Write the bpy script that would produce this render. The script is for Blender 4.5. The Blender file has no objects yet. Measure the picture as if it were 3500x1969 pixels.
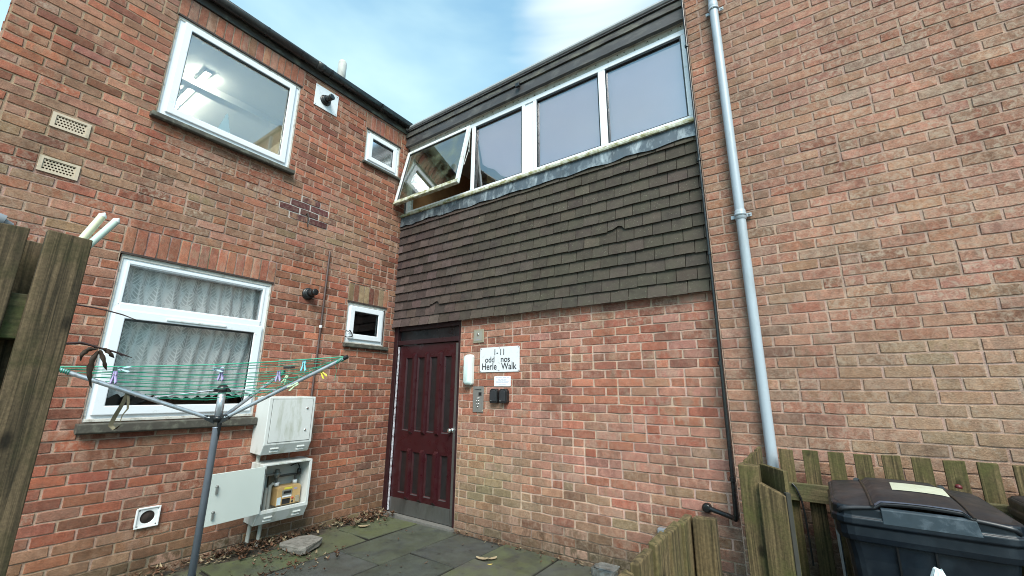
import bpy, bmesh, math, random
from mathutils import Vector, Matrix, noise as mnoise
R = random.Random(7)
SC = bpy.context.scene
COL = SC.collection
PI = math.pi
PLUME = Vector((-0.252, 0.642, 0.724)).normalized()

# ------------------------------------------------------------------ camera
cam = bpy.data.cameras.new('camera'); cam.sensor_width = 36.0; cam.lens = 14.784
cam.clip_start = 0.02; cam.clip_end = 3000
co = bpy.data.objects.new('camera', cam); COL.objects.link(co)
def cam_matrix(yaw, pitch, roll, loc):
    f = Vector((math.sin(yaw)*math.cos(pitch), math.cos(yaw)*math.cos(pitch), math.sin(pitch)))
    r = Vector((math.cos(yaw), -math.sin(yaw), 0)); u = r.cross(f)
    r2 = r*math.cos(roll)+u*math.sin(roll); u2 = -r*math.sin(roll)+u*math.cos(roll)
    m = Matrix(((r2.x, u2.x, -f.x), (r2.y, u2.y, -f.y), (r2.z, u2.z, -f.z))).to_4x4()
    m.translation = loc
    return m
co.matrix_world = cam_matrix(-0.61086, 0.24105, 0.00842, Vector((4.407, -3.628, 1.402)))
SC.camera = co

# ------------------------------------------------------------------ world, sun, exposure
SUN_EL, SUN_AZ = math.radians(47), math.radians(140)      # azimuth clockwise from +Y
w = bpy.data.worlds.new('World'); SC.world = w; w.use_nodes = True
nt = w.node_tree; nt.nodes.clear()
def N(nt, t, **k):
    n = nt.nodes.new(t)
    for a, v in k.items():
        if a in n.inputs: n.inputs[a].default_value = v
        else: setattr(n, a, v)
    return n
def Lk(nt, a, b): nt.links.new(a, b)
sky = N(nt, 'ShaderNodeTexSky'); sky.sky_type = 'NISHITA'; sky.sun_disc = False
sky.sun_elevation = SUN_EL; sky.sun_rotation = SUN_AZ; sky.air_density = 1.0; sky.dust_density = 1.5; sky.ozone_density = 1.0
tc = N(nt, 'ShaderNodeTexCoord')
mp = N(nt, 'ShaderNodeMapping'); mp.inputs['Scale'].default_value = (1.0, 1.0, 2.2); mp.inputs['Location'].default_value = (0.35, 0.1, 0.0)
Lk(nt, tc.outputs['Generated'], mp.inputs['Vector'])
no = N(nt, 'ShaderNodeTexNoise'); no.inputs['Scale'].default_value = 1.5; no.inputs['Detail'].default_value = 5; no.inputs['Roughness'].default_value = .5; no.inputs['Distortion'].default_value = .5
Lk(nt, mp.outputs['Vector'], no.inputs['Vector'])
cr = N(nt, 'ShaderNodeValToRGB'); cr.color_ramp.elements[0].position = .36; cr.color_ramp.elements[1].position = .72
cr.color_ramp.elements[0].color = (.22, .22, .22, 1); cr.color_ramp.elements[1].color = (.95, .95, .95, 1)
Lk(nt, no.outputs['Fac'], cr.inputs['Fac'])
tint = N(nt, 'ShaderNodeMix'); tint.data_type = 'RGBA'; tint.blend_type = 'MULTIPLY'; tint.inputs[0].default_value = 1.0
Lk(nt, sky.outputs['Color'], tint.inputs[6]); tint.inputs[7].default_value = (0.80, 1.50, 1.52, 1)
mx = N(nt, 'ShaderNodeMix'); mx.data_type = 'RGBA'
Lk(nt, cr.outputs['Color'], mx.inputs[0]); Lk(nt, tint.outputs[2], mx.inputs[6]); mx.inputs[7].default_value = (3.5, 4.9, 5.1, 1)
# one bright plume of thin cloud high to the right of the corner
pd = N(nt, 'ShaderNodeVectorMath'); pd.operation = 'DOT_PRODUCT'; Lk(nt, tc.outputs['Generated'], pd.inputs[0]); pd.inputs[1].default_value = PLUME
pa = N(nt, 'ShaderNodeMath'); pa.operation = 'MULTIPLY_ADD'; Lk(nt, no.outputs['Fac'], pa.inputs[0]); pa.inputs[1].default_value = .10; Lk(nt, pd.outputs['Value'], pa.inputs[2])
pr_ = N(nt, 'ShaderNodeValToRGB'); pr_.color_ramp.elements[0].position = .978; pr_.color_ramp.elements[1].position = 1.002
sb = N(nt, 'ShaderNodeMath'); sb.operation = 'SUBTRACT'; Lk(nt, pa.outputs[0], sb.inputs[0]); sb.inputs[1].default_value = .05
Lk(nt, sb.outputs[0], pr_.inputs['Fac'])
pm_ = N(nt, 'ShaderNodeMix'); pm_.data_type = 'RGBA'; Lk(nt, pr_.outputs['Color'], pm_.inputs[0]); Lk(nt, mx.outputs[2], pm_.inputs[6]); pm_.inputs[7].default_value = (5.2, 5.6, 5.6, 1)
bg = N(nt, 'ShaderNodeBackground'); bg.inputs['Strength'].default_value = 0.063
Lk(nt, pm_.outputs[2], bg.inputs['Color'])
ow = N(nt, 'ShaderNodeOutputWorld'); Lk(nt, bg.outputs[0], ow.inputs['Surface'])
sl = bpy.data.lights.new('sun', 'SUN'); sl.energy = 1.5; sl.angle = math.radians(32); sl.color = (1.0, .92, .84)
so = bpy.data.objects.new('sun', sl); COL.objects.link(so)
so.rotation_euler = (PI/2-SUN_EL, 0, PI-SUN_AZ)
so.location = (4, -6, 12)
SC.view_settings.view_transform = 'Standard'; SC.view_settings.look = 'None'
SC.view_settings.exposure = 1.85; SC.view_settings.gamma = 1
SC.render.engine = 'CYCLES'
SC.cycles.use_denoising = True; SC.cycles.filter_width = 1.0

# ------------------------------------------------------------------ materials
MATS = {}
def new_mat(name):
    m = bpy.data.materials.new(name); m.use_nodes = True
    t = m.node_tree; t.nodes.clear()
    o = N(t, 'ShaderNodeOutputMaterial'); b = N(t, 'ShaderNodeBsdfPrincipled')
    Lk(t, b.outputs[0], o.inputs['Surface']); MATS[name] = m
    return m, t, b, o
def ramp(t, src, stops):
    r = N(t, 'ShaderNodeValToRGB'); e = r.color_ramp.elements
    while len(e) < len(stops): e.new(0.5)
    for i, (p, c) in enumerate(stops):
        e[i].position = p; e[i].color = (c, c, c, 1) if isinstance(c, (int, float)) else (*c, 1)
    Lk(t, src, r.inputs['Fac']); return r.outputs['Color']
def noise(t, vec, scale, detail=4, rough=.55, dist=0):
    n = N(t, 'ShaderNodeTexNoise'); n.inputs['Scale'].default_value = scale; n.inputs['Detail'].default_value = detail
    n.inputs['Roughness'].default_value = rough; n.inputs['Distortion'].default_value = dist
    Lk(t, vec, n.inputs['Vector']); return n.outputs['Fac']
def mix(t, fac, a, b, blend='MIX'):
    m = N(t, 'ShaderNodeMix'); m.data_type = 'RGBA'; m.blend_type = blend
    for i, v in ((0, fac), (6, a), (7, b)):
        if hasattr(v, 'is_output'): Lk(t, v, m.inputs[i])
        elif i == 0: m.inputs[0].default_value = v
        else: m.inputs[i].default_value = (*v, 1) if len(v) == 3 else v
    return m.outputs[2]
def coords(t, scale=(1, 1, 1)):
    g = N(t, 'ShaderNodeNewGeometry'); m = N(t, 'ShaderNodeMapping'); m.inputs['Scale'].default_value = scale
    Lk(t, g.outputs['Position'], m.inputs['Vector']); return m.outputs['Vector']
def math_(t, op, a, b=None):
    m = N(t, 'ShaderNodeMath'); m.operation = op
    for i, v in enumerate((a, b)):
        if v is None: continue
        if hasattr(v, 'is_output'): Lk(t, v, m.inputs[i])
        else: m.inputs[i].default_value = v
    return m.outputs[0]
def bump(t, b, h, strength=.4, dist=.003):
    n = N(t, 'ShaderNodeBump'); n.inputs['Strength'].default_value = strength; n.inputs['Distance'].default_value = dist
    Lk(t, h, n.inputs['Height']); Lk(t, n.outputs[0], b.inputs['Normal'])
def P(name, color, rough=.5, metal=0, var=.18, scale=9, dirt=None, dirt_amt=.5, dirt_scale=5, stretch=(1, 1, 1), bumps=0, bscale=120, spec=.5, fine=0):
    """painted / plastic / metal surface with uneven tone, optional dirt or moss stains"""
    if name in MATS: return MATS[name]
    m, t, b, o = new_mat(name); v = coords(t, stretch)
    c = mix(t, noise(t, v, scale), tuple(x*(1-var) for x in color), tuple(min(1, x*(1+var)) for x in color))
    if fine:
        c = mix(t, ramp(t, noise(t, coords(t), 160, 2), [(.35, 1-fine), (.65, 1+fine)]), (0, 0, 0), c, 'MULTIPLY') if False else mix(t, 1.0, c, ramp(t, noise(t, coords(t), 160, 2), [(.35, 1-fine), (.65, 1.0)]), 'MULTIPLY')
    if dirt is not None:
        f = ramp(t, noise(t, v, dirt_scale, 8, .65, .3), [(.62-dirt_amt*.35, 0), (.75-dirt_amt*.2, 1)])
        c = mix(t, f, c, dirt)
    Lk(t, c, b.inputs['Base Color'])
    rr = ramp(t, noise(t, v, scale*2.3), [(.3, max(0, rough-.12)), (.7, min(1, rough+.12))]); Lk(t, rr, b.inputs['Roughness'])
    b.inputs['Metallic'].default_value = metal; b.inputs['Specular IOR Level'].default_value = spec
    if bumps: bump(t, b, noise(t, coords(t), bscale, 5), bumps)
    return m

def mat_masonry(name, bstr, speck):
    m, t, b, o = new_mat(name); v = coords(t)
    a = N(t, 'ShaderNodeAttribute'); a.attribute_name = 'Col'; a2 = N(t, 'ShaderNodeAttribute'); a2.attribute_name = 'Col2'
    vd = coords(t, (1, 1, 2.6))
    two = mix(t, ramp(t, noise(t, coords(t, (1, 1, .45)), 15, 5, .62, .4), [(.43, 0), (.57, 1)]), a.outputs['Color'], a2.outputs['Color'])
    n1 = noise(t, v, 22, 6, .6); n2 = noise(t, vd, 120, 4, .7); n3 = noise(t, v, 2.2, 4, .5)
    c = mix(t, 1.0, two, ramp(t, n1, [(.25, .78), (.5, 1.0), (.78, 1.24)]), 'MULTIPLY')
    c = mix(t, 1.0, c, ramp(t, n2, [(.3, .52), (.5, .98), (.70, 1.5)]), 'MULTIPLY')
    c = mix(t, 1.0, c, ramp(t, n3, [(.3, .84), (.7, 1.12)]), 'MULTIPLY')
    c = mix(t, 1.0, c, ramp(t, noise(t, coords(t, (3.2, 3.2, .55)), 1.0, 6, .62, .3), [(.30, .74), (.45, 1.0), (.62, 1.0), (.75, 1.14)]), 'MULTIPLY')
    # lime bloom: pale crusty patches whose amount is set per brick
    bl = math_(t, 'MULTIPLY', ramp(t, noise(t, v, 30, 8, .72, .6), [(.46, 0), (.68, 1)]), a.outputs['Alpha'])
    c = mix(t, bl, c, (.44, .35, .27))
    # dark pits
    c = mix(t, ramp(t, noise(t, v, 75, 3, .6), [(.66, 0), (.74, speck)]), c, (.05, .03, .025))
    Lk(t, c, b.inputs['Base Color']); b.inputs['Roughness'].default_value = .92; b.inputs['Specular IOR Level'].default_value = .25
    h = mix(t, .45, noise(t, vd, 48, 8, .7), noise(t, vd, 150, 5, .7))
    bump(t, b, h, bstr, .006)
    return m
M_BRICK = mat_masonry('brick_left', .7, .35)
M_BRICKR = mat_masonry('brick_right', 1.0, .25)

def mat_attr(name, rough=.85, bstr=.4, moss=None, speck=None, spec=.3):
    m, t, b, o = new_mat(name); v = coords(t)
    a = N(t, 'ShaderNodeAttribute'); a.attribute_name = 'Col'
    c = mix(t, 1.0, a.outputs['Color'], ramp(t, noise(t, v, 14, 6, .6), [(.25, .7), (.75, 1.3)]), 'MULTIPLY')
    c = mix(t, 1.0, c, ramp(t, noise(t, v, 130, 3, .7), [(.3, .7), (.7, 1.3)]), 'MULTIPLY')
    if moss:
        f = math_(t, 'MULTIPLY', ramp(t, noise(t, v, 7, 8, .7, .4), [(.35, 0), (.62, 1)]), a.outputs['Alpha'])
        c = mix(t, f, c, moss)
    if speck:
        c = mix(t, math_(t, 'MULTIPLY', ramp(t, noise(t, v, 95, 2, .5), [(.66, 0), (.71, .8)]), a.outputs['Alpha']), c, speck)
    Lk(t, c, b.inputs['Base Color']); b.inputs['Roughness'].default_value = rough; b.inputs['Specular IOR Level'].default_value = spec
    bump(t, b, noise(t, v, 110, 6, .7), bstr, .004)
    return m
M_TILE = mat_attr('tile', .82, .5, moss=(.059, .052, .036), speck=(.20, .19, .14))

def mat_slab():
    m, t, b, o = new_mat('paving_slab'); v = coords(t)
    a = N(t, 'ShaderNodeAttribute'); a.attribute_name = 'Col'
    c = mix(t, 1.0, a.outputs['Color'], ramp(t, noise(t, v, 9, 8, .65), [(.25, .65), (.75, 1.35)]), 'MULTIPLY')
    c = mix(t, 1.0, c, ramp(t, noise(t, v, 140, 3, .7), [(.3, .72), (.7, 1.3)]), 'MULTIPLY')
    f = math_(t, 'MULTIPLY', ramp(t, noise(t, v, 4.5, 9, .68, .5), [(.34, 0), (.62, 1)]), a.outputs['Alpha'])
    c = mix(t, f, c, (.082, .094, .042))
    c = mix(t, ramp(t, noise(t, v, 13, 5, .6, .2), [(.63, 0), (.69, .85)]), c, (.025, .024, .02))
    c = mix(t, ramp(t, noise(t, v, 26, 4, .6, .2), [(.70, 0), (.76, .5)]), c, (.30, .30, .26))
    Lk(t, c, b.inputs['Base Color'])
    Lk(t, ramp(t, noise(t, v, 3.5, 4), [(.35, .5), (.65, .85)]), b.inputs['Roughness'])
    bump(t, b, noise(t, v, 70, 7, .7), .5, .004); return m
M_SLAB = mat_slab()

def mat_wood(name, base, dark, green, gamt, axis='Z', scale=1.0):
    m, t, b, o = new_mat(name)
    s = {'Z': (55, 55, 1.6), 'X': (1.6, 55, 55), 'Y': (55, 1.6, 55)}[axis]
    v = coords(t, tuple(x*scale for x in s)); v0 = coords(t)
    oi = N(t, 'ShaderNodeObjectInfo')
    va = N(t, 'ShaderNodeVectorMath'); va.operation = 'ADD'; Lk(t, v, va.inputs[0])
    cb = N(t, 'ShaderNodeCombineXYZ'); k = math_(t, 'MULTIPLY', oi.outputs['Random'], 37.0)
    for i in range(3): Lk(t, k, cb.inputs[i])
    Lk(t, cb.outputs[0], va.inputs[1])
    g = noise(t, va.outputs[0], 1.0, 6, .62, 1.2)
    c = mix(t, ramp(t, g, [(.34, 0), (.47, .35), (.56, .75), (.68, 1)]), dark, base)
    # knots
    vo = N(t, 'ShaderNodeTexVoronoi'); vo.inputs['Scale'].default_value = 1.0
    mk = N(t, 'ShaderNodeMapping'); mk.inputs['Scale'].default_value = {'Z': (11, 11, 5.5), 'X': (5.5, 11, 11), 'Y': (11, 5.5, 11)}[axis]
    Lk(t, v0, mk.inputs['Vector']); Lk(t, mk.outputs[0], vo.inputs['Vector'])
    c = mix(t, ramp(t, vo.outputs['Distance'], [(.10, .85), (.20, 0)]), c, tuple(x*.35 for x in dark))
    f = ramp(t, noise(t, v0, 6, 7, .65, .4), [(.62-gamt*.4, 0), (.80-gamt*.3, .85)])
    c = mix(t, f, c, green)
    c = mix(t, 1.0, c, ramp(t, noise(t, v0, 120, 3, .6), [(.3, .75), (.7, 1.25)]), 'MULTIPLY')
    Lk(t, c, b.inputs['Base Color']); b.inputs['Roughness'].default_value = .88; b.inputs['Specular IOR Level'].default_value = .25
    bump(t, b, g, .55, .004); return m
M_WOODL = mat_wood('wood_old', (.135, .095, .055), (.022, .018, .011), (.034, .034, .013), .42)
M_WOODR = mat_wood('wood_green', (.160, .112, .056), (.034, .025, .012), (.072, .068, .022), .45)
M_WOODRX = mat_wood('wood_green_rail', (.14, .108, .058), (.05, .042, .022), (.07, .075, .03), .45, 'X')
M_WOODRY = mat_wood('wood_green_rail_long', (.14, .108, .058), (.05, .042, .022), (.07, .075, .03), .45, 'Y')
M_WOODLY = mat_wood('wood_old_rail', (.115, .085, .048), (.045, .036, .022), (.06, .075, .022), .6, 'Y')

def mat_glass(name, fac, tint=(1, 1, 1), rough=0.0, dirt=None, damt=.4, rtint=(.93, .96, 1.0)):
    m, t, b, o = new_mat(name); t.nodes.remove(b); v = coords(t)
    tr = N(t, 'ShaderNodeBsdfTransparent'); tr.inputs[0].default_value = (*tint, 1)
    gl = N(t, 'ShaderNodeBsdfGlossy'); gl.inputs['Roughness'].default_value = rough; gl.inputs['Color'].default_value = (*rtint, 1)
    lw = N(t, 'ShaderNodeLayerWeight'); lw.inputs['Blend'].default_value = .35
    f = math_(t, 'ADD', math_(t, 'MULTIPLY', lw.outputs['Fresnel'], .75), fac)
    f = math_(t, 'MINIMUM', f, .97)
    s = N(t, 'ShaderNodeMixShader'); Lk(t, f, s.inputs[0]); Lk(t, tr.outputs[0], s.inputs[1]); Lk(t, gl.outputs[0], s.inputs[2])
    out = s.outputs[0]
    if dirt:
        d = N(t, 'ShaderNodeBsdfDiffuse'); d.inputs[0].default_value = (*dirt, 1)
        s2 = N(t, 'ShaderNodeMixShader')
        Lk(t, ramp(t, noise(t, v, 4.5, 7, .62, .3), [(.42, 0), (.75, damt)]), s2.inputs[0])
        Lk(t, out, s2.inputs[1]); Lk(t, d.outputs[0], s2.inputs[2]); out = s2.outputs[0]
    bn = N(t, 'ShaderNodeBump'); bn.inputs['Strength'].default_value = .02; bn.inputs['Distance'].default_value = .02
    Lk(t, noise(t, v, 1.6, 2), bn.inputs['Height']); Lk(t, bn.outputs[0], gl.inputs['Normal'])
    Lk(t, out, o.inputs['Surface']); return m
M_GLASS_ROOM = mat_glass('glass_upstairs', .24, (.86, .93, .90))
M_GLASS_NET = mat_glass('glass_net', .01, (1, 1, 1), rtint=(.72, .70, .68))
M_GLASS_DARK = mat_glass('glass_dark', .03, (.6, .66, .66), .02)
M_GLASS_OBSC = mat_glass('glass_obscured', .08, (.5, .55, .55), .18, (.22, .27, .27), .5)
M_GLASS_BAND = mat_glass('glass_band', .22, (.97, .97, .97))
M_GLASS_SASH = mat_glass('glass_sash', .20, (.74, .80, .74), .015, (.20, .23, .15), .38)

def mat_film():
    m, t, b, o = new_mat('window_film_blue'); v = coords(t)
    c = mix(t, noise(t, v, 1.5, 4, .6), (.86, .62, .64), (.97, .72, .74))
    Lk(t, c, b.inputs['Base Color']); b.inputs['Roughness'].default_value = .22; b.inputs['Specular IOR Level'].default_value = .7
    bump(t, b, noise(t, v, 1.3, 2), .06, .02)
    return m
M_FILM = mat_film()

def mat_lace():
    m, t, b, o = new_mat('lace'); t.nodes.remove(b)
    g = N(t, 'ShaderNodeNewGeometry'); sp = N(t, 'ShaderNodeSeparateXYZ'); Lk(t, g.outputs['Position'], sp.inputs[0])
    at = N(t, 'ShaderNodeAttribute'); at.attribute_name = 'Col'; s2 = N(t, 'ShaderNodeSeparateColor'); Lk(t, at.outputs['Color'], s2.inputs[0])
    u = s2.outputs[0]; z = sp.outputs['Z']
    vv = math_(t, 'DIVIDE', z, .125); row = math_(t, 'FLOOR', vv); fv = math_(t, 'FRACT', vv)
    uu = math_(t, 'ADD', math_(t, 'MULTIPLY', u, 9.5), math_(t, 'MULTIPLY', row, .5)); fu = math_(t, 'ABSOLUTE', math_(t, 'SUBTRACT', math_(t, 'FRACT', uu), .5))
    # fan leaves: chevron ribs rising from the foot of each scale
    arc = math_(t, 'ADD', fv, math_(t, 'MULTIPLY', math_(t, 'POWER', fu, 1.25), -1.5))
    ribs = math_(t, 'ABSOLUTE', math_(t, 'SINE', math_(t, 'MULTIPLY', arc, 11.0)))
    rim = math_(t, 'GREATER_THAN', fu, math_(t, 'ADD', .42, math_(t, 'MULTIPLY', fv, -.28)))
    mid = math_(t, 'LESS_THAN', fu, .035)
    lo = math_(t, 'LESS_THAN', z, 1.60)
    pat = math_(t, 'MAXIMUM', ramp(t, ribs, [(.30, 1), (.55, 0)]), mid)
    pat = math_(t, 'MAXIMUM', pat, math_(t, 'MULTIPLY', rim, ramp(t, noise(t, coords(t), 90, 3, .7), [(.42, .25), (.6, .95)])))
    low = ramp(t, noise(t, coords(t), 55, 4, .7), [(.40, .35), (.62, 1)])
    pm = N(t, 'ShaderNodeMix'); Lk(t, lo, pm.inputs[0]); Lk(t, pat, pm.inputs[2]); Lk(t, low, pm.inputs[3])
    al = math_(t, 'ADD', math_(t, 'MULTIPLY', pm.outputs[0], .40), .60)
    al = math_(t, 'ADD', al, math_(t, 'MULTIPLY', s2.outputs[1], .22))
    d = N(t, 'ShaderNodeBsdfDiffuse'); d.inputs[0].default_value = (.92, .90, .88, 1)
    tl = N(t, 'ShaderNodeBsdfTranslucent'); tl.inputs[0].default_value = (.7, .74, .74, 1)
    ms = N(t, 'ShaderNodeMixShader'); ms.inputs[0].default_value = .08; Lk(t, d.outputs[0], ms.inputs[1]); Lk(t, tl.outputs[0], ms.inputs[2])
    tr = N(t, 'ShaderNodeBsdfTransparent'); m2 = N(t, 'ShaderNodeMixShader')
    Lk(t, al, m2.inputs[0]); Lk(t, tr.outputs[0], m2.inputs[1]); Lk(t, ms.outputs[0], m2.inputs[2]); Lk(t, m2.outputs[0], o.inputs['Surface'])
    return m
M_LACE = mat_lace()
def mat_emit(name, col, s):
    m, t, b, o = new_mat(name); t.nodes.remove(b); e = N(t, 'ShaderNodeEmission'); e.inputs[0].default_value = (*col, 1); e.inputs[1].default_value = s
    Lk(t, e.outputs[0], o.inputs['Surface']); return m

UPVC = P('upvc', (.72, .75, .79), .35, var=.05, scale=4, dirt=(.45, .47, .44), dirt_amt=.02, dirt_scale=9)
UPVC_OLD = P('upvc_weathered', (.62, .65, .66), .45, var=.08, scale=6, dirt=(.36, .37, .28), dirt_amt=.22, dirt_scale=14)
LICHEN = P('lichen_ledge', (.56, .57, .50), .7, var=.12, scale=10, dirt=(.20, .19, .08), dirt_amt=.75, dirt_scale=17, bumps=.6, bscale=60)
SEAL = P('render_seal', (.55, .53, .49), .8, var=.15, scale=25, dirt=(.25, .22, .18), dirt_amt=.3, dirt_scale=20, bumps=.4)
SILL = P('sill_stone', (.060, .054, .044), .8, var=.35, scale=12, dirt=(.13, .13, .10), dirt_amt=.35, dirt_scale=16, bumps=.5, bscale=70)
GUTTER = P('gutter_black', (.018, .017, .017), .32, var=.3, scale=5, dirt=(.05, .048, .044), dirt_amt=.25, dirt_scale=4)
FASCIA = P('fascia_dark', (.035, .031, .027), .65, var=.4, scale=6, dirt=(.12, .12, .09), dirt_amt=.35, dirt_scale=13, stretch=(1, .5, 1), bumps=.3)
FASCIA_B = P('fascia_grey', (.044, .041, .042), .6, var=.35, scale=7, dirt=(.095, .092, .085), dirt_amt=.38, dirt_scale=12, stretch=(.4, 1, 1), bumps=.7, bscale=45)
FASCIA_M = P('fascia_mossy', (.038, .035, .034), .7, var=.45, scale=9, dirt=(.105, .10, .078), dirt_amt=.5, dirt_scale=13, stretch=(.4, 1, 1), bumps=.8, bscale=45)
SOFFIT = P('soffit', (.40, .385, .34), .8, var=.2, scale=12, dirt=(.24, .22, .16), dirt_amt=.35, dirt_scale=16)
LEAD = P('lead', (.080, .098, .115), .5, .3, var=.5, scale=7, dirt=(.34, .38, .40), dirt_amt=.36, dirt_scale=9, stretch=(1, 1, .45), bumps=.3, bscale=40)
ROOF = P('roof_felt', (.10, .10, .10), .9)
LINTEL = P('lintel_steel', (.045, .030, .026), .8, var=.4, scale=15)
MAROON = P('maroon_paint', (.030, .0050, .0072), .36, var=.22, scale=8, dirt=(.035, .012, .012), dirt_amt=.2)
MAROON_D = P('maroon_frame', (.022, .0065, .0085), .45, var=.2, scale=8)
STEEL = P('steel_plate', (.17, .17, .165), .42, .75, var=.15, scale=30, stretch=(1, 1, .1), dirt=(.10, .10, .095), dirt_amt=.3)
CHROME = P('chrome', (.75, .75, .75), .12, 1, var=.03)
ALU = P('alu_tube', (.30, .335, .40), .42, .55, var=.12, scale=14)
ALU_L = P('alu_tube_pale', (.50, .53, .57), .38, .6, var=.12, scale=14, dirt=(.25, .26, .27), dirt_amt=.2, dirt_scale=22)
BLACKP = P('black_plastic', (.012, .012, .013), .35, var=.2)
CABINET = P('cabinet_white', (.58, .60, .59), .45, var=.06, scale=6, dirt=(.38, .40, .34), dirt_amt=.34, dirt_scale=11, stretch=(1, 1, .22))
CAB_IN = P('cabinet_inside', (.42, .41, .39), .7, var=.15, scale=9, dirt=(.2, .19, .16), dirt_amt=.2)
CAB_DOOR = P('cabinet_door', (.60, .66, .63), .4, var=.03, scale=4)
METER = P('meter_tan', (.44, .29, .13), .45, var=.06)
GREYMET = P('grey_metal', (.24, .25, .24), .45, .5, var=.2, scale=20)
CONDUIT = P('conduit', (.42, .41, .37), .6, var=.15, scale=12, dirt=(.2, .19, .15), dirt_amt=.2)
PIPEG = P('pipe_pale_grey', (.34, .385, .43), .38, var=.06, scale=3, dirt=(.26, .29, .31), dirt_amt=.3, dirt_scale=6, stretch=(1, 1, .3))
PIPEB = P('pipe_black', (.010, .010, .011), .28, var=.3)
PIPEBR = P('pipe_brown', (.085, .052, .046), .5, var=.2, dirt=(.16, .12, .11), dirt_amt=.2)
SIGNW = P('sign_white', (.66, .68, .71), .35, var=.04, scale=5, dirt=(.50, .48, .44), dirt_amt=.08, dirt_scale=12)
INK = P('ink', (.022, .021, .024), .5, var=.2)
INKG = P('ink_grey', (.30, .28, .38), .6)
PAPER = P('notice_white', (.74, .76, .80), .4, var=.03)
BRASS = P('old_brass', (.34, .31, .23), .45, .35, var=.12, scale=20)
LAMPW = P('lamp_white', (.64, .68, .66), .45, var=.04, dirt=(.5, .52, .44), dirt_amt=.12)
LAMPD = P('lamp_diffuser', (.60, .72, .71), .25, var=.04)
TERRA = P('airbrick_buff', (.50, .41, .31), .8, var=.12, scale=25, dirt=(.25, .21, .14), dirt_amt=.3)
VOID = P('void_black', (.006, .006, .006), .9)
WHITEP = P('white_plastic', (.72, .74, .76), .4, var=.04, dirt=(.5, .5, .47), dirt_amt=.15)
BIN = P('bin_blue_black', (.0030, .0062, .0115), .40, var=.3, scale=7, dirt=(.009, .015, .022), dirt_amt=.3, dirt_scale=8, bumps=.06, bscale=400)
BINLID = P('bin_lid', (.0125, .0135, .0175), .46, var=.35, scale=6, dirt=(.028, .029, .034), dirt_amt=.4, dirt_scale=5)
BINTRIM = P('bin_lid_trim', (.06, .09, .14), .35, var=.15, scale=9)
STICKER = P('faded_sticker', (.46, .47, .37), .6, var=.1, scale=20, dirt=(.40, .40, .28), dirt_amt=.3, dirt_scale=25)
SOIL = P('soil', (.045, .036, .026), .95, var=.5, scale=14, dirt=(.07, .075, .035), dirt_amt=.4, dirt_scale=6, bumps=.8, bscale=30)
LEAF = P('dead_leaf', (.105, .048, .024), .75, var=.55, scale=18)
LEAFP = P('pale_dead_leaf', (.27, .21, .13), .75, var=.3, scale=30)
LEAFD = P('dark_dead_leaf', (.060, .036, .022), .7, var=.5, scale=40)
TWIG = P('twig', (.045, .022, .022), .7, var=.4, scale=30)
LINEG = P('green_line', (.014, .27, .165), .45, var=.2)
LILAC = P('lilac_plastic', (.44, .36, .62), .4, var=.08)
PBLUE = P('pale_blue_plastic', (.22, .56, .66), .4, var=.08)
PGREEN = P('pale_green_plastic', (.50, .66, .42), .4, var=.08)
PYEL = P('yellow_plastic', (.62, .55, .06), .4, var=.08)
STAKEY = P('stake_cream', (.60, .60, .42), .45, var=.06)
STAKEG = P('stake_mint', (.52, .66, .58), .45, var=.06)
STRIP = P('dried_strip', (.16, .14, .09), .8, var=.4, scale=30)
CONC = P('broken_slab', (.20, .185, .165), .9, var=.25, scale=16, dirt=(.08, .075, .06), dirt_amt=.35, dirt_scale=14, bumps=.7, bscale=60)
ROOMW = P('room_wall', (.62, .59, .50), .9, var=.04)
ROOMC = P('room_ceiling', (.62, .62, .56), .9, var=.03)
STAIRW = P('stair_wall', (.62, .30, .14), .9, var=.2, scale=10)
STAIRP = P('stair_panel', (.66, .50, .30), .8, var=.08)
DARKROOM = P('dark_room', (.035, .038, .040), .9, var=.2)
TREEP = P('paper_tree', (.80, .88, .84), .7, var=.03)
GREYPL = P('grey_plastic', (.19, .205, .225), .45, var=.12)
CLEARTUB = mat_glass('clear_tub', .10, (.86, .88, .88), .08, (.5, .5, .48), .35)
BAGW = P('carrier_bag', (.60, .68, .70), .4, var=.06)
TUBE = mat_emit('tube_light', (1.0, .94, .82), 34.0)

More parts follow.
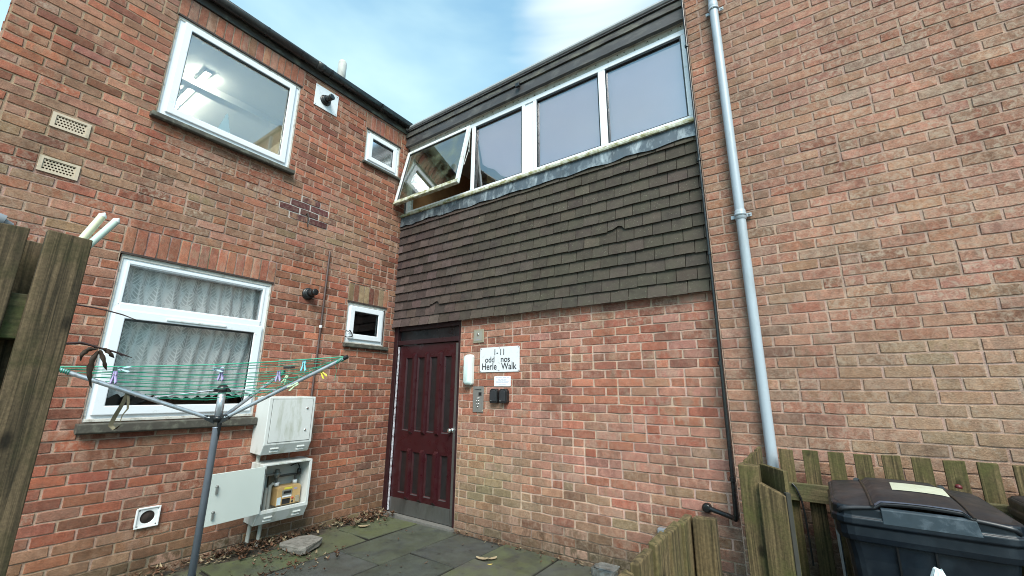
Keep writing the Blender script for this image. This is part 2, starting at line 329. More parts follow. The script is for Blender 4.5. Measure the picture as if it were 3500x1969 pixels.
# ------------------------------------------------------------------ mesh helpers
class MB:
    def __init__(s): s.v = []; s.f = []; s.m = []; s.sm = []; s.c = {}; s.c2 = {}
    def add(s, vs, fs, mi=0, smooth=False, col=None, col2=None):
        b = len(s.v); s.v += [tuple(x) for x in vs]
        for f in fs: s.f.append([b+i for i in f]); s.m.append(mi); s.sm.append(smooth)
        if col is not None:
            for i in range(b, len(s.v)): s.c[i] = col
        if col2 is not None:
            for i in range(b, len(s.v)): s.c2[i] = col2
    def box(s, x0, x1, y0, y1, z0, z1, mi=0, col=None):
        s.add([(x0, y0, z0), (x1, y0, z0), (x1, y1, z0), (x0, y1, z0), (x0, y0, z1), (x1, y0, z1), (x1, y1, z1), (x0, y1, z1)],
              [(0, 3, 2, 1), (4, 5, 6, 7), (0, 1, 5, 4), (1, 2, 6, 5), (2, 3, 7, 6), (3, 0, 4, 7)], mi, False, col)
    def pbox(s, mp, u0, u1, z0, z1, d0, d1, mi=0, col=None):
        vs = [mp(u, z, d) for d in (d0, d1) for (u, z) in ((u0, z0), (u1, z0), (u1, z1), (u0, z1))]
        s.add(vs, [(0, 1, 2, 3), (4, 7, 6, 5), (0, 4, 5, 1), (1, 5, 6, 2), (2, 6, 7, 3), (3, 7, 4, 0)], mi, False, col)
    def ring(s, mp, u0, u1, z0, z1, wu, wz0, wz1, d0, d1, mi=0):
        """rectangular frame as one ring"""
        o = [(u0, z0), (u1, z0), (u1, z1), (u0, z1)]; i = [(u0+wu, z0+wz0), (u1-wu, z0+wz0), (u1-wu, z1-wz1), (u0+wu, z1-wz1)]
        vs = [mp(*p, d) for d in (d0, d1) for p in o+i]
        fs = []
        for k in range(4):
            n = (k+1) % 4
            fs += [(k, n, 4+n, 4+k), (8+k, 12+k, 12+n, 8+n), (k, 8+k, 8+n, n), (4+k, 4+n, 12+n, 12+k)]
        s.add(vs, fs, mi)
    def tube(s, pts, r, n=10, mi=0, cap=True, smooth=True):
        pts = [Vector(p) for p in pts]; rs = r if isinstance(r, (list, tuple)) else [r]*len(pts)
        rings = []; prev = None
        for i, p in enumerate(pts):
            d = (pts[min(i+1, len(pts)-1)]-pts[max(i-1, 0)]).normalized()
            if prev is None:
                a = Vector((0, 0, 1)) if abs(d.z) < .9 else Vector((1, 0, 0)); x = d.cross(a).normalized()
            else: x = (prev - d*prev.dot(d)).normalized()
            prev = x; y = d.cross(x)
            rings.append([p+(x*math.cos(2*PI*k/n)+y*math.sin(2*PI*k/n))*rs[i] for k in range(n)])
        vs = [v for rg in rings for v in rg]
        fs = [(i*n+k, i*n+(k+1) % n, (i+1)*n+(k+1) % n, (i+1)*n+k) for i in range(len(pts)-1) for k in range(n)]
        s.add(vs, fs, mi, smooth)
        if cap: s.add(rings[0], [tuple(range(n))[::-1]], mi); s.add(rings[-1], [tuple(range(n))], mi)
    def lathe(s, c, ax, prof, n=20, mi=0, smooth=True):
        """profile [(dist along axis, radius)] round axis through c"""
        c = Vector(c); ax = Vector(ax).normalized(); a = Vector((0, 0, 1)) if abs(ax.z) < .9 else Vector((1, 0, 0))
        x = ax.cross(a).normalized(); y = ax.cross(x)
        vs = [c+ax*h+(x*math.cos(2*PI*k/n)+y*math.sin(2*PI*k/n))*max(r, 1e-4) for h, r in prof for k in range(n)]
        fs = [(i*n+k, i*n+(k+1) % n, (i+1)*n+(k+1) % n, (i+1)*n+k) for i in range(len(prof)-1) for k in range(n)]
        fs += [tuple(range(n))[::-1], tuple((len(prof)-1)*n+k for k in range(n))]
        s.add(vs, fs, mi, smooth)
    def prism(s, poly, ext, mi=0, smooth=False):
        """closed polygon (3-D points) swept by vector ext"""
        n = len(poly); e = Vector(ext); vs = [Vector(p) for p in poly]+[Vector(p)+e for p in poly]
        s.add(vs, [tuple(range(n))[::-1], tuple(range(n, 2*n))]+[(k, (k+1) % n, n+(k+1) % n, n+k) for k in range(n)], mi, smooth)
    def build(s, name, mats, parent=None, bevel=0, root=None, seg=2, recalc=True):
        me = bpy.data.meshes.new(name)
        off = Vector((0, 0, 0)); p = parent
        while p is not None: off += p.location; p = p.parent
        me.from_pydata([tuple(Vector(v)-off) for v in s.v], [], s.f)
        for m in (mats if isinstance(mats, (list, tuple)) else [mats]): me.materials.append(m)
        me.polygons.foreach_set('material_index', s.m); me.polygons.foreach_set('use_smooth', s.sm)
        if s.c:
            a = me.color_attributes.new('Col', 'FLOAT_COLOR', 'POINT')
            for i in range(len(s.v)): a.data[i].color = s.c.get(i, (.3, .2, .15, 0))
        if s.c2:
            a = me.color_attributes.new('Col2', 'FLOAT_COLOR', 'POINT')
            for i in range(len(s.v)): a.data[i].color = s.c2.get(i, s.c.get(i, (.3, .2, .15, 0)))
        if recalc:
            b = bmesh.new(); b.from_mesh(me); bmesh.ops.recalc_face_normals(b, faces=b.faces); b.to_mesh(me); b.free()
        me.update()
        o = bpy.data.objects.new(name, me); COL.objects.link(o)
        if parent: o.parent = parent
        if bevel:
            md = o.modifiers.new('bevel', 'BEVEL'); md.width = bevel; md.segments = seg; md.limit_method = 'ANGLE'; md.angle_limit = math.radians(40)
        return o
def thing(name, label, cat, loc=(0, 0, 0), group=None):
    o = bpy.data.objects.new(name, None); COL.objects.link(o); o.location = loc; o.empty_display_size = .1
    o['label'] = label; o['category'] = cat
    if group: o['group'] = group
    return o
def tag(o, label, cat, group=None, kind=None):
    if label: o['label'] = label
    if cat: o['category'] = cat
    if group: o['group'] = group
    if kind: o['kind'] = kind
    return o
def ML(u, z, d): return (d, u, z)          # left wall plane x=0, faces +x, u = y
def MBk(u, z, d): return (u, -d, z)        # middle wall plane y=0, faces -y, u = x
YR = 0.10
def MR(u, z, d): return (u, -YR-d, z)      # right wall plane

# ------------------------------------------------------------------ brickwork
ORG = (.34, .155, .095); RED = (.285, .115, .073); DRED = (.165, .077, .056); PUR = (.095, .042, .045); BUF = (.31, .215, .145)
GBUF = (.25, .19, .135); PNK = (.36, .22, .17); BRN = (.19, .105, .07); GRN = (.215, .195, .12); GRY = (.26, .25, .22); DK = (.085, .06, .042)
def pick(ws):
    t = R.random()*sum(w for _, w in ws)
    for c, w in ws:
        t -= w
        if t <= 0: return c
    return ws[-1][0]
def blend(a, b, k): return tuple(x*(1-k)+y*k for x, y in zip(a, b))
def nz(u, z, s, o=0): return mnoise.noise(Vector((u*s+o, z*s, o*.37)))
def subtract(rects, h):
    out = []
    for (a, b, c, d) in rects:
        if h[0] >= b or h[1] <= a or h[2] >= d or h[3] <= c: out.append((a, b, c, d)); continue
        if h[0] > a: out.append((a, h[0], c, d))
        if h[1] < b: out.append((h[1], b, c, d))
        u0, u1 = max(a, h[0]), min(b, h[1])
        if h[2] > c: out.append((u0, u1, c, h[2]))
        if h[3] < d: out.append((u0, u1, h[3], d))
    return out
def brick(mb, mp, u0, u1, z0, z1, col, mor, dep=.006, j=1.0, gap=.0050, gz=.0036):
    mb.add([mp(u0, z0, 0), mp(u1, z0, 0), mp(u1, z1, 0), mp(u0, z1, 0)], [(0, 1, 2, 3)], 0, False, (*mor, .12))
    a, b, c, d = u0+gap, u1-gap, z0+gz, z1-gz
    if b-a < .014 or d-c < .014: return
    L = b-a; H = d-c; nu = max(1, int(L/.055)); nv = max(1, int(H/.055))
    loop = [(a+L*k/nu, c) for k in range(nu)]+[(b, c+H*k/nv) for k in range(nv)]+[(b-L*k/nu, d) for k in range(nu)]+[(a, d-H*k/nv) for k in range(nv)]
    jj = .0016*j; out = []; fr = []; n = len(loop); cu, cz = (a+b)/2, (c+d)/2
    ds = dep/.006; tu, tz = R.uniform(-.0018, .0018)*j*ds, R.uniform(-.03, .03)*j*ds; dd = dep+R.uniform(-.0018, .0018)*j*ds
    for i, (u, z) in enumerate(loop):
        pu, pz = u+R.uniform(-jj, jj), z+R.uniform(-jj, jj)
        corner = abs(u-cu) > L/2-1e-5 and abs(z-cz) > H/2-1e-5
        if corner: k = R.uniform(.001, .0045)*j; pu -= math.copysign(k, u-cu); pz -= math.copysign(k, z-cz)
        out.append(mp(pu, pz, .0)); ins = R.uniform(.0015, .004)
        pu -= math.copysign(min(ins, abs(u-cu)), u-cu) if abs(u-cu) > L/2-1e-5 else 0
        pz -= math.copysign(min(ins, abs(z-cz)), z-cz) if abs(z-cz) > H/2-1e-5 else 0
        fr.append(mp(pu, pz, dd+tu*(u-cu)/L*2+tz*(z-cz)))
    vs = out+fr+[mp(cu, cz, dd+R.uniform(-.001, .002)*j)]
    fs = [(i, (i+1) % n, n+(i+1) % n, n+i) for i in range(n)]+[(n+i, n+(i+1) % n, 2*n) for i in range(n)]
    k2 = R.random(); alt = tuple(x*q for x, q in zip(R.choice([(.30, .225, .155), (.34, .27, .21), (.25, .20, .15)]), WARM)) if k2 < .42 else LASTCOL[0] if k2 < .62 else tuple(min(1, x*q) for x, q in zip(col, (.70, .68, .70) if k2 < .82 else (1.12, 1.22, 1.25)))
    alt = blend(col[:3], alt[:3], .75 if R.random() < .6 else .2); LASTCOL[0] = col
    mb.add(vs, fs, 0, False, col, (*alt, col[3]))
LASTCOL = [(.3, .15, .1, .1)]
def bond(mb, mp, u0, u1, z0, z1, zr, holes, colf, shift=0.0, dep=.006, j=1.0):
    r0 = math.floor((z0-zr)/.075); r1 = math.ceil((z1-zr)/.075)
    for r in range(r0, r1):
        za, zb = max(z0, zr+r*.075), min(z1, zr+(r+1)*.075)
        if zb-za < .004: continue
        u = u0-(.1125 if r % 2 else 0)-shift; cells = []
        while u < u1:
            wd = .225; jt = R.uniform(-.006, .006)
            if R.random() < .06: cells += [(max(u, u0), min(u+.1125, u1)), (max(u+.1125, u0), min(u+wd, u1))]
            else: cells.append((max(u, u0), min(u+wd, u1)))
            u += wd
        for (a, b) in cells:
            if b-a < .012: continue
            for q in subtract([(a, b, za, zb)], (9e9, 9e9, 0, 0)) if not holes else [x for x in cut([(a, b, za, zb)], holes)]:
                if q[1]-q[0] < .01 or q[3]-q[2] < .008: continue
                c, mo = colf((q[0]+q[1])/2, (q[2]+q[3])/2)
                brick(mb, mp, *q, c, mo, dep, j)
def cut(rs, holes):
    for h in holes: rs = subtract(rs, h)
    return rs
def soldier(mb, mp, u0, u1, z0, z1, colf, dep=.008):
    n = max(1, round((u1-u0)/.075)); s = (u1-u0)/n
    for k in range(n):
        c, mo = colf(u0+(k+.5)*s, (z0+z1)/2); brick(mb, mp, u0+k*s, u0+(k+1)*s, z0, z1, c, mo, dep)
WARM = [1, 1, 1]
def jit(c, a=.16):
    c = [x*q for x, q in zip(c, WARM)]
    k = 1+R.uniform(-a, a); return tuple(max(.01, x*k*(1+R.uniform(-.05, .05))) for x in c)
MORT = (.40, .265, .205)

# ------------------------------------------------------------------ left wing
LB = thing('brick_house', 'left brick wing with two large and two small white windows under a black gutter', 'house', (0, -1.85, 0))
W1 = (-2.79, -1.62, 3.735, 4.80); W2 = (-2.79, -1.615, 1.155, 2.457); W3 = (-.715, -.155, 4.295, 4.775); W4 = (-.73, -.175, 1.94, 2.43)
L0, L1, LT = -3.69, 0.0, 5.19
def lcol(y, z):
    if -1.56 < y < -1.12 and 3.16+.1*nz(y, z, 9) < z < 3.52 and (y+1.34)**2/.055+(z-3.34)**2/.03 < 1.0:
        return (*jit(PUR), .25), (.50, .46, .43)
    m = nz(y, z, .8, 3.1)
    band = math.exp(-((z-3.05-.13*(y+2))/.50)**2)*(1 if y < -.7 else .35)
    if z > 3.7 and y > -1.6: ws = [(ORG, 4), (RED, 4), (DRED, 1.6), (BRN, 1.5), (BUF, .8)]
    elif z > 3.4 and y < -2.7: ws = [(GBUF, 3), (BUF, 2.2), (ORG, 2), (BRN, 2.5), (DRED, 1), (PNK, 1.5), (RED, .6)]
    elif z < .55: ws = [(BRN, 4), (RED, 1.5), (GBUF, 1.5), (DRED, 1)]
    elif z < 1.2: ws = [(RED, 3.4), (ORG, 1.4), (BRN, 3), (DRED, 1), (PNK, .5)]
    else: ws = [(ORG, 3), (RED, 3.4), (BRN, 2), (PNK, 1.2), (DRED, 1), (BUF, .8)]
    ws = ws+[(BUF, 7*band), (GBUF, 8*band), (DRED, 2*band), (GRN, 2.2*band)]
    c = jit(blend(pick(ws), blend((.285, .135, .088), (.27, .18, .12), min(1, band)), .30), .2); wear = .12+.6*max(0, band-.25)*R.random()+(.5 if R.random() < .06 else 0)
    if 3.4 < z < 3.75 and -2.7 < y < -1.6: wear += .35
    mo = MORT if z < 3.6 else (.38, .24, .18)
    if y < -2.75 and z > 3.0: mo = (.36, .24, .165)
    if z < .42:
        k = min(1, (.42-z)/.40)*(.35+.4*R.random()); c = blend(c, (.125, .125, .065), k); mo = blend(mo, (.16, .15, .10), k)
    if z < .16 and y < -1.6: c = blend(c, (.05, .042, .028), .5); mo = blend(mo, (.1, .085, .06), .6)
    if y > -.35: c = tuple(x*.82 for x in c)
    mo = tuple(x*(1+.22*m+R.uniform(-.06, .06)) for x in mo)
    return (*c, wear), mo
WARM[:] = [.985, .75, .71]
mb = MB()
S1 = (-2.80, -1.60, 4.80, 5.028); S2 = (-2.80, -1.60, 2.457, 2.682); S3 = (-.73, -.14, 4.775, 5.0); S4 = (-.74, -.16, 2.43, 2.655)
AIR = [(-3.352, -3.142, 3.292, 3.412), (-3.352, -3.138, 2.932, 3.052)]
FLH = []
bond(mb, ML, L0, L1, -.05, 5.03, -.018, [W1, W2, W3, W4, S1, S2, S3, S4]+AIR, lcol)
def scol(y, z): return (*jit(blend(pick([(ORG, 3), (RED, 3), (DRED, .5), (BUF, .9 if z > 4 else .3)]), (.30, .16, .11), .45)), .2), tuple(x*R.uniform(.85, 1.1) for x in MORT)
def scol4(y, z): return (*jit(pick([(BRN, 3), (GRN, 1.2), (DRED, 1)]) if y < -.25 else ORG), .2), (.28, .2, .15)
soldier(mb, ML, S1[0], S1[1], S1[2], S1[3], scol); soldier(mb, ML, S2[0], S2[1], S2[2], S2[3], scol)
soldier(mb, ML, S3[0], S3[1], S3[2], S3[3], scol); soldier(mb, ML, S4[0], S4[1], S4[2], S4[3], scol4)
mcol = (.24, .12, .085, .1)
for (u0, u1, z0, z1) in (W1, W2, W3, W4):   # reveals
    d = -.11
    for q in ([(u0, z0), (u0, z1)], [(u1, z0), (u1, z1)], [(u0, z1), (u1, z1)], [(u0, z0), (u1, z0)]):
        mb.add([ML(*q[0], .004), ML(*q[1], .004), ML(*q[1], d), ML(*q[0], d)], [(0, 1, 2, 3)], 0, False, mcol)
for (u0, u1, z0, z1) in AIR: mb.add([ML(u0, z0, -.03), ML(u1, z0, -.03), ML(u1, z1, -.03), ML(u0, z1, -.03)], [(0, 1, 2, 3)], 0, False, mcol)
# gable return on the street side, bonded too
def MG(u, z, d): return (u, L0-d, z)
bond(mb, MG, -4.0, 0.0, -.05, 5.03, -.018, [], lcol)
mb.build('wall', M_BRICK, LB, recalc=False)
mb = MB(); mb.box(-8, .0, L0, 3.0, 5.19, 5.26); rf = mb.build('roof', ROOF, LB)
mb = MB(); mb.box(.0, .024, L0-.02, -.006, 5.03, 5.19); mb.box(-4, 0.0, L0-.024, L0, 5.03, 5.19); mb.build('fascia_board', FASCIA, LB)
mb = MB()    # half-round gutter hung on the fascia
prof = [(.076+.056*math.cos(a), 5.165+.072*math.sin(a)) for a in [PI+PI*k/12 for k in range(13)]]
prof2 = [(.076+.051*math.cos(a), 5.165+.067*math.sin(a)) for a in [PI+PI*k/12 for k in range(13)]][::-1]
pr = prof+prof2; y0, y1 = L0-.06, -.07
mb.prism([(x, y0, z) for x, z in pr], (0, y1-y0, 0), 0, True)
for yy in (-1.52,):   # joint sleeves
    pj = [(.076+.060*math.cos(a), 5.166+.077*math.sin(a)) for a in [PI+PI*k/12 for k in range(13)]]+[(.076+.055*math.cos(a), 5.166+.070*math.sin(a)) for a in [PI+PI*k/12 for k in range(13)]][::-1]
    mb.prism([(x, yy, z) for x, z in pj], (0, .09, 0), 0, True)
for yy in (y0, y1): mb.add([(x, yy, z) for x, z in prof], [tuple(range(13))], 0)
g = mb.build('gutter', GUTTER, LB)
for yy in [-3.6+.75*k for k in range(5)]:
    mb = MB(); pj = [(.076+.058*math.cos(a), 5.163+.076*math.sin(a)) for a in [PI+PI*k/8 for k in range(9)]]
    pj = pj+[(.134, 5.166), (.02, 5.166)]; mb.prism([(x, yy, z) for x, z in pj], (0, .022, 0)); mb.build('gutter_bracket', BLACKP, g)

def window(parent, O, glass, sash=None, outer=.055, fd=-.012, depth=.07, sillz=None, lintel=True, seal=True):
    u0, u1, z0, z1 = O
    mb = MB(); mb.ring(ML, u0+.012, u1-.012, z0+.005, z1-.03, outer, outer, outer, fd-depth, fd)
    wn = mb.build('window', UPVC, parent, bevel=.004)
    if seal:
        mb = MB(); mb.ring(ML, u0+.001, u1-.001, z0+.001, z1-.006, .014, .014, .03, fd-depth+.006, fd+.008); mb.build('sealant', SEAL, wn)
    if lintel:
        mb = MB(); mb.pbox(ML, u0-.01, u1+.012, z1-.006, z1+.010, -.1, .012); mb.build('lintel', LINTEL, wn)
    return wn
def sashring(wn, u0, u1, z0, z1, w, d1, glass, name='sash'):
    mb = MB(); mb.ring(ML, u0, u1, z0, z1, w, w, w, d1-.055, d1); s = mb.build(name, UPVC, wn, bevel=.006)
    mb = MB(); mb.ring(ML, u0+w-.004, u1-w+.004, z0+w-.004, z1-w+.004, .009, .009, .018, d1-.03, d1-.012); mb.build('gasket', BLACKP, wn)
    mb = MB(); mb.add([ML(u0+w-.01, z0+w-.01, d1-.028), ML(u1-w+.01, z0+w-.01, d1-.028), ML(u1-w+.01, z1-w+.01, d1-.028), ML(u0+w-.01, z1-w+.01, d1-.028)], [(0, 1, 2, 3)]); mb.build('pane', glass, wn)
    return s
def sill(wn, u0, u1, zt, zb, d, mat=SILL):
    mb = MB(); mb.prism([ML(u0, zt, -.06), ML(u0, zt-.012, d), ML(u0, zb, d), ML(u0, zb-.012, d-.012), ML(u0, zb+.004, .004), ML(u0, zb+.004, -.06)], (0, u1-u0, 0))
    return mb.build('sill', mat, wn, bevel=.004)
wn1 = window(LB, W1, M_GLASS_ROOM); sashring(wn1, -2.735, -1.672, 3.795, 4.765, .062, .006, M_GLASS_ROOM); sill(wn1, -2.83, -1.585, 3.735, 3.685, .075)
wn2 = window(LB, W2, M_GLASS_NET)
mb = MB(); mb.pbox(ML, -2.735, -1.675, 1.985, 2.055, -.075, .004); tr = mb.build('transom', UPVC, wn2, bevel=.005)
mb = MB(); mb.pbox(ML, -2.42, -1.97, 1.955, 1.972, .004, .022); mb.pbox(ML, -2.40, -1.99, 1.948, 1.956, .006, .016); mb.build('trickle_vent', UPVC_OLD, wn2, bevel=.003)
mb = MB(); mb.ring(ML, -2.745, -1.665, 2.05, 2.405, .022, .014, .024, -.06, -.006); mb.build('bead', UPVC, wn2, bevel=.004)
mb = MB(); mb.add([ML(-2.74, 2.05, -.032), ML(-1.67, 2.05, -.032), ML(-1.67, 2.40, -.032), ML(-2.74, 2.40, -.032)], [(0, 1, 2, 3)]); mb.build('pane', M_GLASS_NET, wn2)
sashring(wn2, -2.752, -1.650, 1.203, 2.005, .068, .012, M_GLASS_NET); sill(wn2, -2.82, -1.60, 1.155, 1.085, .075)
mb = MB(); mb.pbox(ML, -2.78, -1.63, 1.156, 1.178, -.05, .012); mb.build('sill_trim', SEAL, wn2, bevel=.003)
wn3 = window(LB, W3, M_GLASS_OBSC, outer=.045); sashring(wn3, -.665, -.207, 4.345, 4.735, .058, .006, M_GLASS_OBSC); sill(wn3, -.745, -.105, 4.298, 4.262, .05)
wn4 = window(LB, W4, M_GLASS_DARK, outer=.045); sashring(wn4, -.69, -.22, 1.99, 2.385, .062, .010, M_GLASS_DARK); sill(wn4, -.75, -.125, 1.942, 1.895, .05)
mb = MB(); mb.pbox(ML, -.20, -.19, 1.96, 2.40, -.004, .006); mb.build('gap_strip', LINTEL, wn4)
# rooms behind the windows (open boxes)
def room(mbx, x0, x1, y0, y1, z0, z1, mw, mc, open_face, th=.02):
    fs = {'x1': [(x1, y0, z0), (x1, y1, z0), (x1, y1, z1), (x1, y0, z1)], 'x0': [(x0, y0, z0), (x0, y1, z0), (x0, y1, z1), (x0, y0, z1)],
          'y0': [(x0, y0, z0), (x1, y0, z0), (x1, y0, z1), (x0, y0, z1)], 'y1': [(x0, y1, z0), (x1, y1, z0), (x1, y1, z1), (x0, y1, z1)],
          'b': [(x0, y0, z0), (x1, y0, z0), (x1, y1, z0), (x0, y1, z0)], 't': [(x0, y0, z1), (x1, y0, z1), (x1, y1, z1), (x0, y1, z1)]}
    for k, q in fs.items():
        if k != open_face: mbx.add(q, [(0, 1, 2, 3)], mc if k == 't' else mw)
mb = MB(); room(mb, -3.2, -.105, -3.6, -1.1, 2.75, 4.92, 0, 1, 'x1')
mb.box(-1.16, -1.03, -3.59, -1.11, 4.83, 4.919, 1)             # boxed beam under the ceiling
mb.box(-3.19, -2.2, -1.9, -1.2, 2.76, 4.3, 0)                  # tall cupboard
for (a, b_, c, d) in ((-3.6, -2.80, 2.75, 4.92), (-1.61, -1.1, 2.75, 4.92), (-2.80, -1.61, 2.75, 3.73), (-2.80, -1.61, 4.81, 4.92)):
    mb.add([(-.108, a, c), (-.108, b_, c), (-.108, b_, d), (-.108, a, d)], [(0, 1, 2, 3)], 0)
mb.build('upstairs_room', [ROOMW, ROOMC], LB)
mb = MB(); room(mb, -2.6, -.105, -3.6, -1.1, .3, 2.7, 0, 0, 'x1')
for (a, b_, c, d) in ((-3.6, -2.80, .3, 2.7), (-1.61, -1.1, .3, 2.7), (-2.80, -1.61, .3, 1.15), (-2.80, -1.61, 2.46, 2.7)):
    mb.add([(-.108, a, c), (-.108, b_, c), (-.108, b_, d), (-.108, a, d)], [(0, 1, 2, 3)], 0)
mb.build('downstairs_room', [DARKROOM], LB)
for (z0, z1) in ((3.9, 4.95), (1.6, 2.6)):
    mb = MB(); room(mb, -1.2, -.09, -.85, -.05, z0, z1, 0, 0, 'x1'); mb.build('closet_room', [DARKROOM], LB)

# things seen through the upstairs window
for lab, xa, xb in (('lit fluorescent tube behind the upper left window, shorter piece above the beam', -1.0, -.78), ('lit fluorescent tube behind the upper left window, longer piece beyond the beam', -2.1, -1.19)):
    t = thing('ceiling_light', lab, 'light', ((xa+xb)/2, -2.29, 4.90), 'tube lights behind the upper window')
    mb = MB(); mb.box(xa-.02, xb+.02, -2.325, -2.255, 4.886, 4.918); mb.build('housing', WHITEP, t, bevel=.004)
    mb = MB(); mb.tube([(xa, -2.29, 4.862), (xb, -2.29, 4.868)], .014, 10); mb.build('tube', TUBE, t)
t = None
mb = MB(); yy, zz = -2.225, 3.80   # zig-zag edged paper tree standing on the inner ledge
left = []; rgt = []
for k in range(9):
    hw = .105*(1-k/9.2); z = zz+.036*k
    left += [(yy-hw, z), (yy-hw*.62-.006, z+.030)]; rgt += [(yy+hw, z), (yy+hw*.62+.006, z+.030)]
poly = left+[(yy, zz+.345)]+rgt[::-1]
mb.prism([(-.155, y, z) for y, z in poly], (-.012, 0, 0)); tag(mb.build('paper_tree', TREEP), 'pale mint paper tree standing on the ledge inside the upper left window', 'decoration')
mb = MB(); mb.pbox(ML, -2.80, -1.61, 3.735, 3.79, -.34, -.10); mb.build('window_board', UPVC, wn1)
# lace net behind the lower window
mb = MB(); nu, nv = 150, 26; u0, u1 = -2.72, -1.622; vs = []
for j in range(nv+1):
    for i in range(nu+1):
        s = i/nu; y = u0+(u1-u0)*s-(.06*(1-j/nv) if False else 0)
        zb = 1.318+.028*abs(math.sin(s*PI*13))+.012*math.sin(s*9); z = zb+(2.43-zb)*j/nv
        y -= .075*s*max(0, (1.95-z))*1.5
        x = -.135+.020*math.sin(s*2*PI*10+.5*math.sin(j*.3)+1.2*math.sin(s*9))+.010*math.sin(s*2*PI*4.3+1)
        vs.append((x, y, z))
fs = [(j*(nu+1)+i, j*(nu+1)+i+1, (j+1)*(nu+1)+i+1, (j+1)*(nu+1)+i) for j in range(nv) for i in range(nu)]
b0 = len(mb.v); mb.add(vs, fs, 0, True)
for j in range(nv+1):
    for i in range(nu+1): mb.c[b0+j*(nu+1)+i] = (i/nu, .5+.5*math.sin(i/nu*2*PI*5.3+2)*math.sin(i/nu*17), 0, 1)
tag(mb.build('net_curtain', M_LACE), 'white lace net curtain with fan pattern hanging behind the lower left window', 'curtain')

# ------------------------------------------------------------------ middle block
WARM[:] = [1.01, .785, .76]
BB = thing('brick_building', 'middle block with dark hung tiles under a long window band and a maroon entrance door', 'building', (1.9, 0, 0))
BX1 = 3.875
def bcol(x, z):
    g = nz(x, z, 1.3, 8.2)
    if z > 1.55: ws = [(ORG, 3), (RED, 3.2), (PNK, 2.4), (DRED, 1.4), (BRN, 1), (GBUF, .5)]
    elif z > 1.0: ws = [(ORG, 2.2), (PNK, 3), (RED, 2), (BUF, 1.4), (BRN, 1)]
    elif z > .42: ws = [(PNK, 3), (BUF, 2.4), (GBUF, 1.6), (ORG, 1), (RED, .8), (GRN, .8)]
    else: ws = [(GBUF, 3), (BUF, 1.4), (BRN, 2), (PNK, 1), (GRN, 1)]
    if x > 2.3 and z < 1.6: ws = ws+[(RED, 1.0), (PNK, 1.2)]
    c = jit(blend(pick(ws), (.31, .175, .13), .30), .15); mo = (.46, .315, .25); wear = .12+.25*R.random()
    gr = max(0, 1-abs(x-1.55)/.75)*max(0, 1-abs(z-.55)/.55)
    if gr > 0: c = blend(c, (.20, .20, .10), gr*.6); mo = blend(mo, (.3, .29, .17), gr*.6)
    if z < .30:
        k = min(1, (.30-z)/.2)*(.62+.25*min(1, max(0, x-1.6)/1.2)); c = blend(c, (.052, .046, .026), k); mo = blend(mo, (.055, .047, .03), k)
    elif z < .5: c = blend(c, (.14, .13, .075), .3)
    if z > 1.95 and 1.9 < x: wear += .2
    mo = tuple(q*(1+.15*g+R.uniform(-.05, .05)) for q in mo)
    return (*c, wear), mo
mb = MB()
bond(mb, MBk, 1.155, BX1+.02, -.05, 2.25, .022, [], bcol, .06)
for q in ([(1.155, -.05), (1.155, 2.25)],): mb.add([MBk(*q[0], .004), MBk(*q[1], .004), MBk(*q[1], -.12), MBk(*q[0], -.12)], [(0, 1, 2, 3)], 0, False, mcol)
mb.build('wall', M_BRICK, BB, recalc=False)
WARM[:] = [1.04, .93, .96]
# hung tiles
mb = MB(); PT = .1130; TW = .1665; zt0 = 2.192
mb.box(0.0, BX1, -.018, .08, 2.21, 3.72, 0, (.03, .028, .025, 0))
ncr = 12
for r in range(ncr+1):
    z0 = zt0+r*PT; z1 = min(z0+PT*1.55, 3.66); u = -(TW/2 if r % 2 else 0)+.004; n = 0
    while u < BX1:
        a, b_ = max(u, .004), min(u+TW, BX1); u += TW; n += 1
        if b_-a < .02: continue
        dz = R.uniform(-.003, .003); du = R.uniform(.0020, .0034); k = R.uniform(-.003, .003)
        x = (a+b_)/2
        mossy = min(1, max(0, (x-.75)/1.3))*(.55+.45*R.random())
        c = jit(blend((.063, .0475, .042), (.054, .046, .036), min(1, x/2.2)), .28)
        if R.random() < .04: c = tuple(q*1.25 for q in c)
        col = (*c, mossy)
        db, dt = .056+k+(.012 if r == 0 else 0), .026; th = .015
        zb = z0+dz
        p0, p1 = a+du, b_-du
        if (r == 2 and abs(x-.80) < TW/2) or (r == 6 and abs(x-3.05) < TW/2):   # a tile with its lower corner snapped off
            pts = [(p0, zb+.012), (p0+.3*(p1-p0), zb+.018), (p0+.62*(p1-p0), zb+.045), (p0+.85*(p1-p0), zb+.036), (p1, zb+.004), (p1, z1), (p0, z1)]
        else:
            pts = [(p0, zb+R.uniform(-.0015, .0015)), ((p0+p1)/2, zb+R.uniform(-.001, .001)), (p1, zb+R.uniform(-.0015, .0015)), (p1, z1), (p0, z1)]
        dfn = lambda z: db+(dt-db)*(z-zb)/(z1-zb)
        nn = len(pts); vs = [MBk(pu, pz, dfn(pz)) for pu, pz in pts]+[MBk(pu, pz, dfn(pz)-th) for pu, pz in pts]
        mb.add(vs, [tuple(range(nn)), tuple(range(nn, 2*nn))[::-1]]+[(q, (q+1) % nn, nn+(q+1) % nn, nn+q) for q in range(nn)], 0, False, col)
mb.build('tile_cladding', M_TILE, BB)
# lead flashing, dressed over the top course with a wavering lower edge
mb = MB(); n = 60; vs = []
for i in range(n+1):
    x = .002+(BX1-.004)*i/n
    zb = 3.585+.008*math.sin(i*.9)+R.uniform(-.005, .005)+(.014 if .30 < x < .75 else 0)
    vs += [(x, -.058-R.uniform(0, .006), zb), (x, -.050, 3.66), (x, -.040, 3.735)]
mb.add(vs, [q for i in range(n) for k in (0, 1) for q in [(3*i+k, 3*i+3+k, 3*i+4+k, 3*i+1+k)]], 0, True)
mb.build('lead_flashing', LEAD, BB)
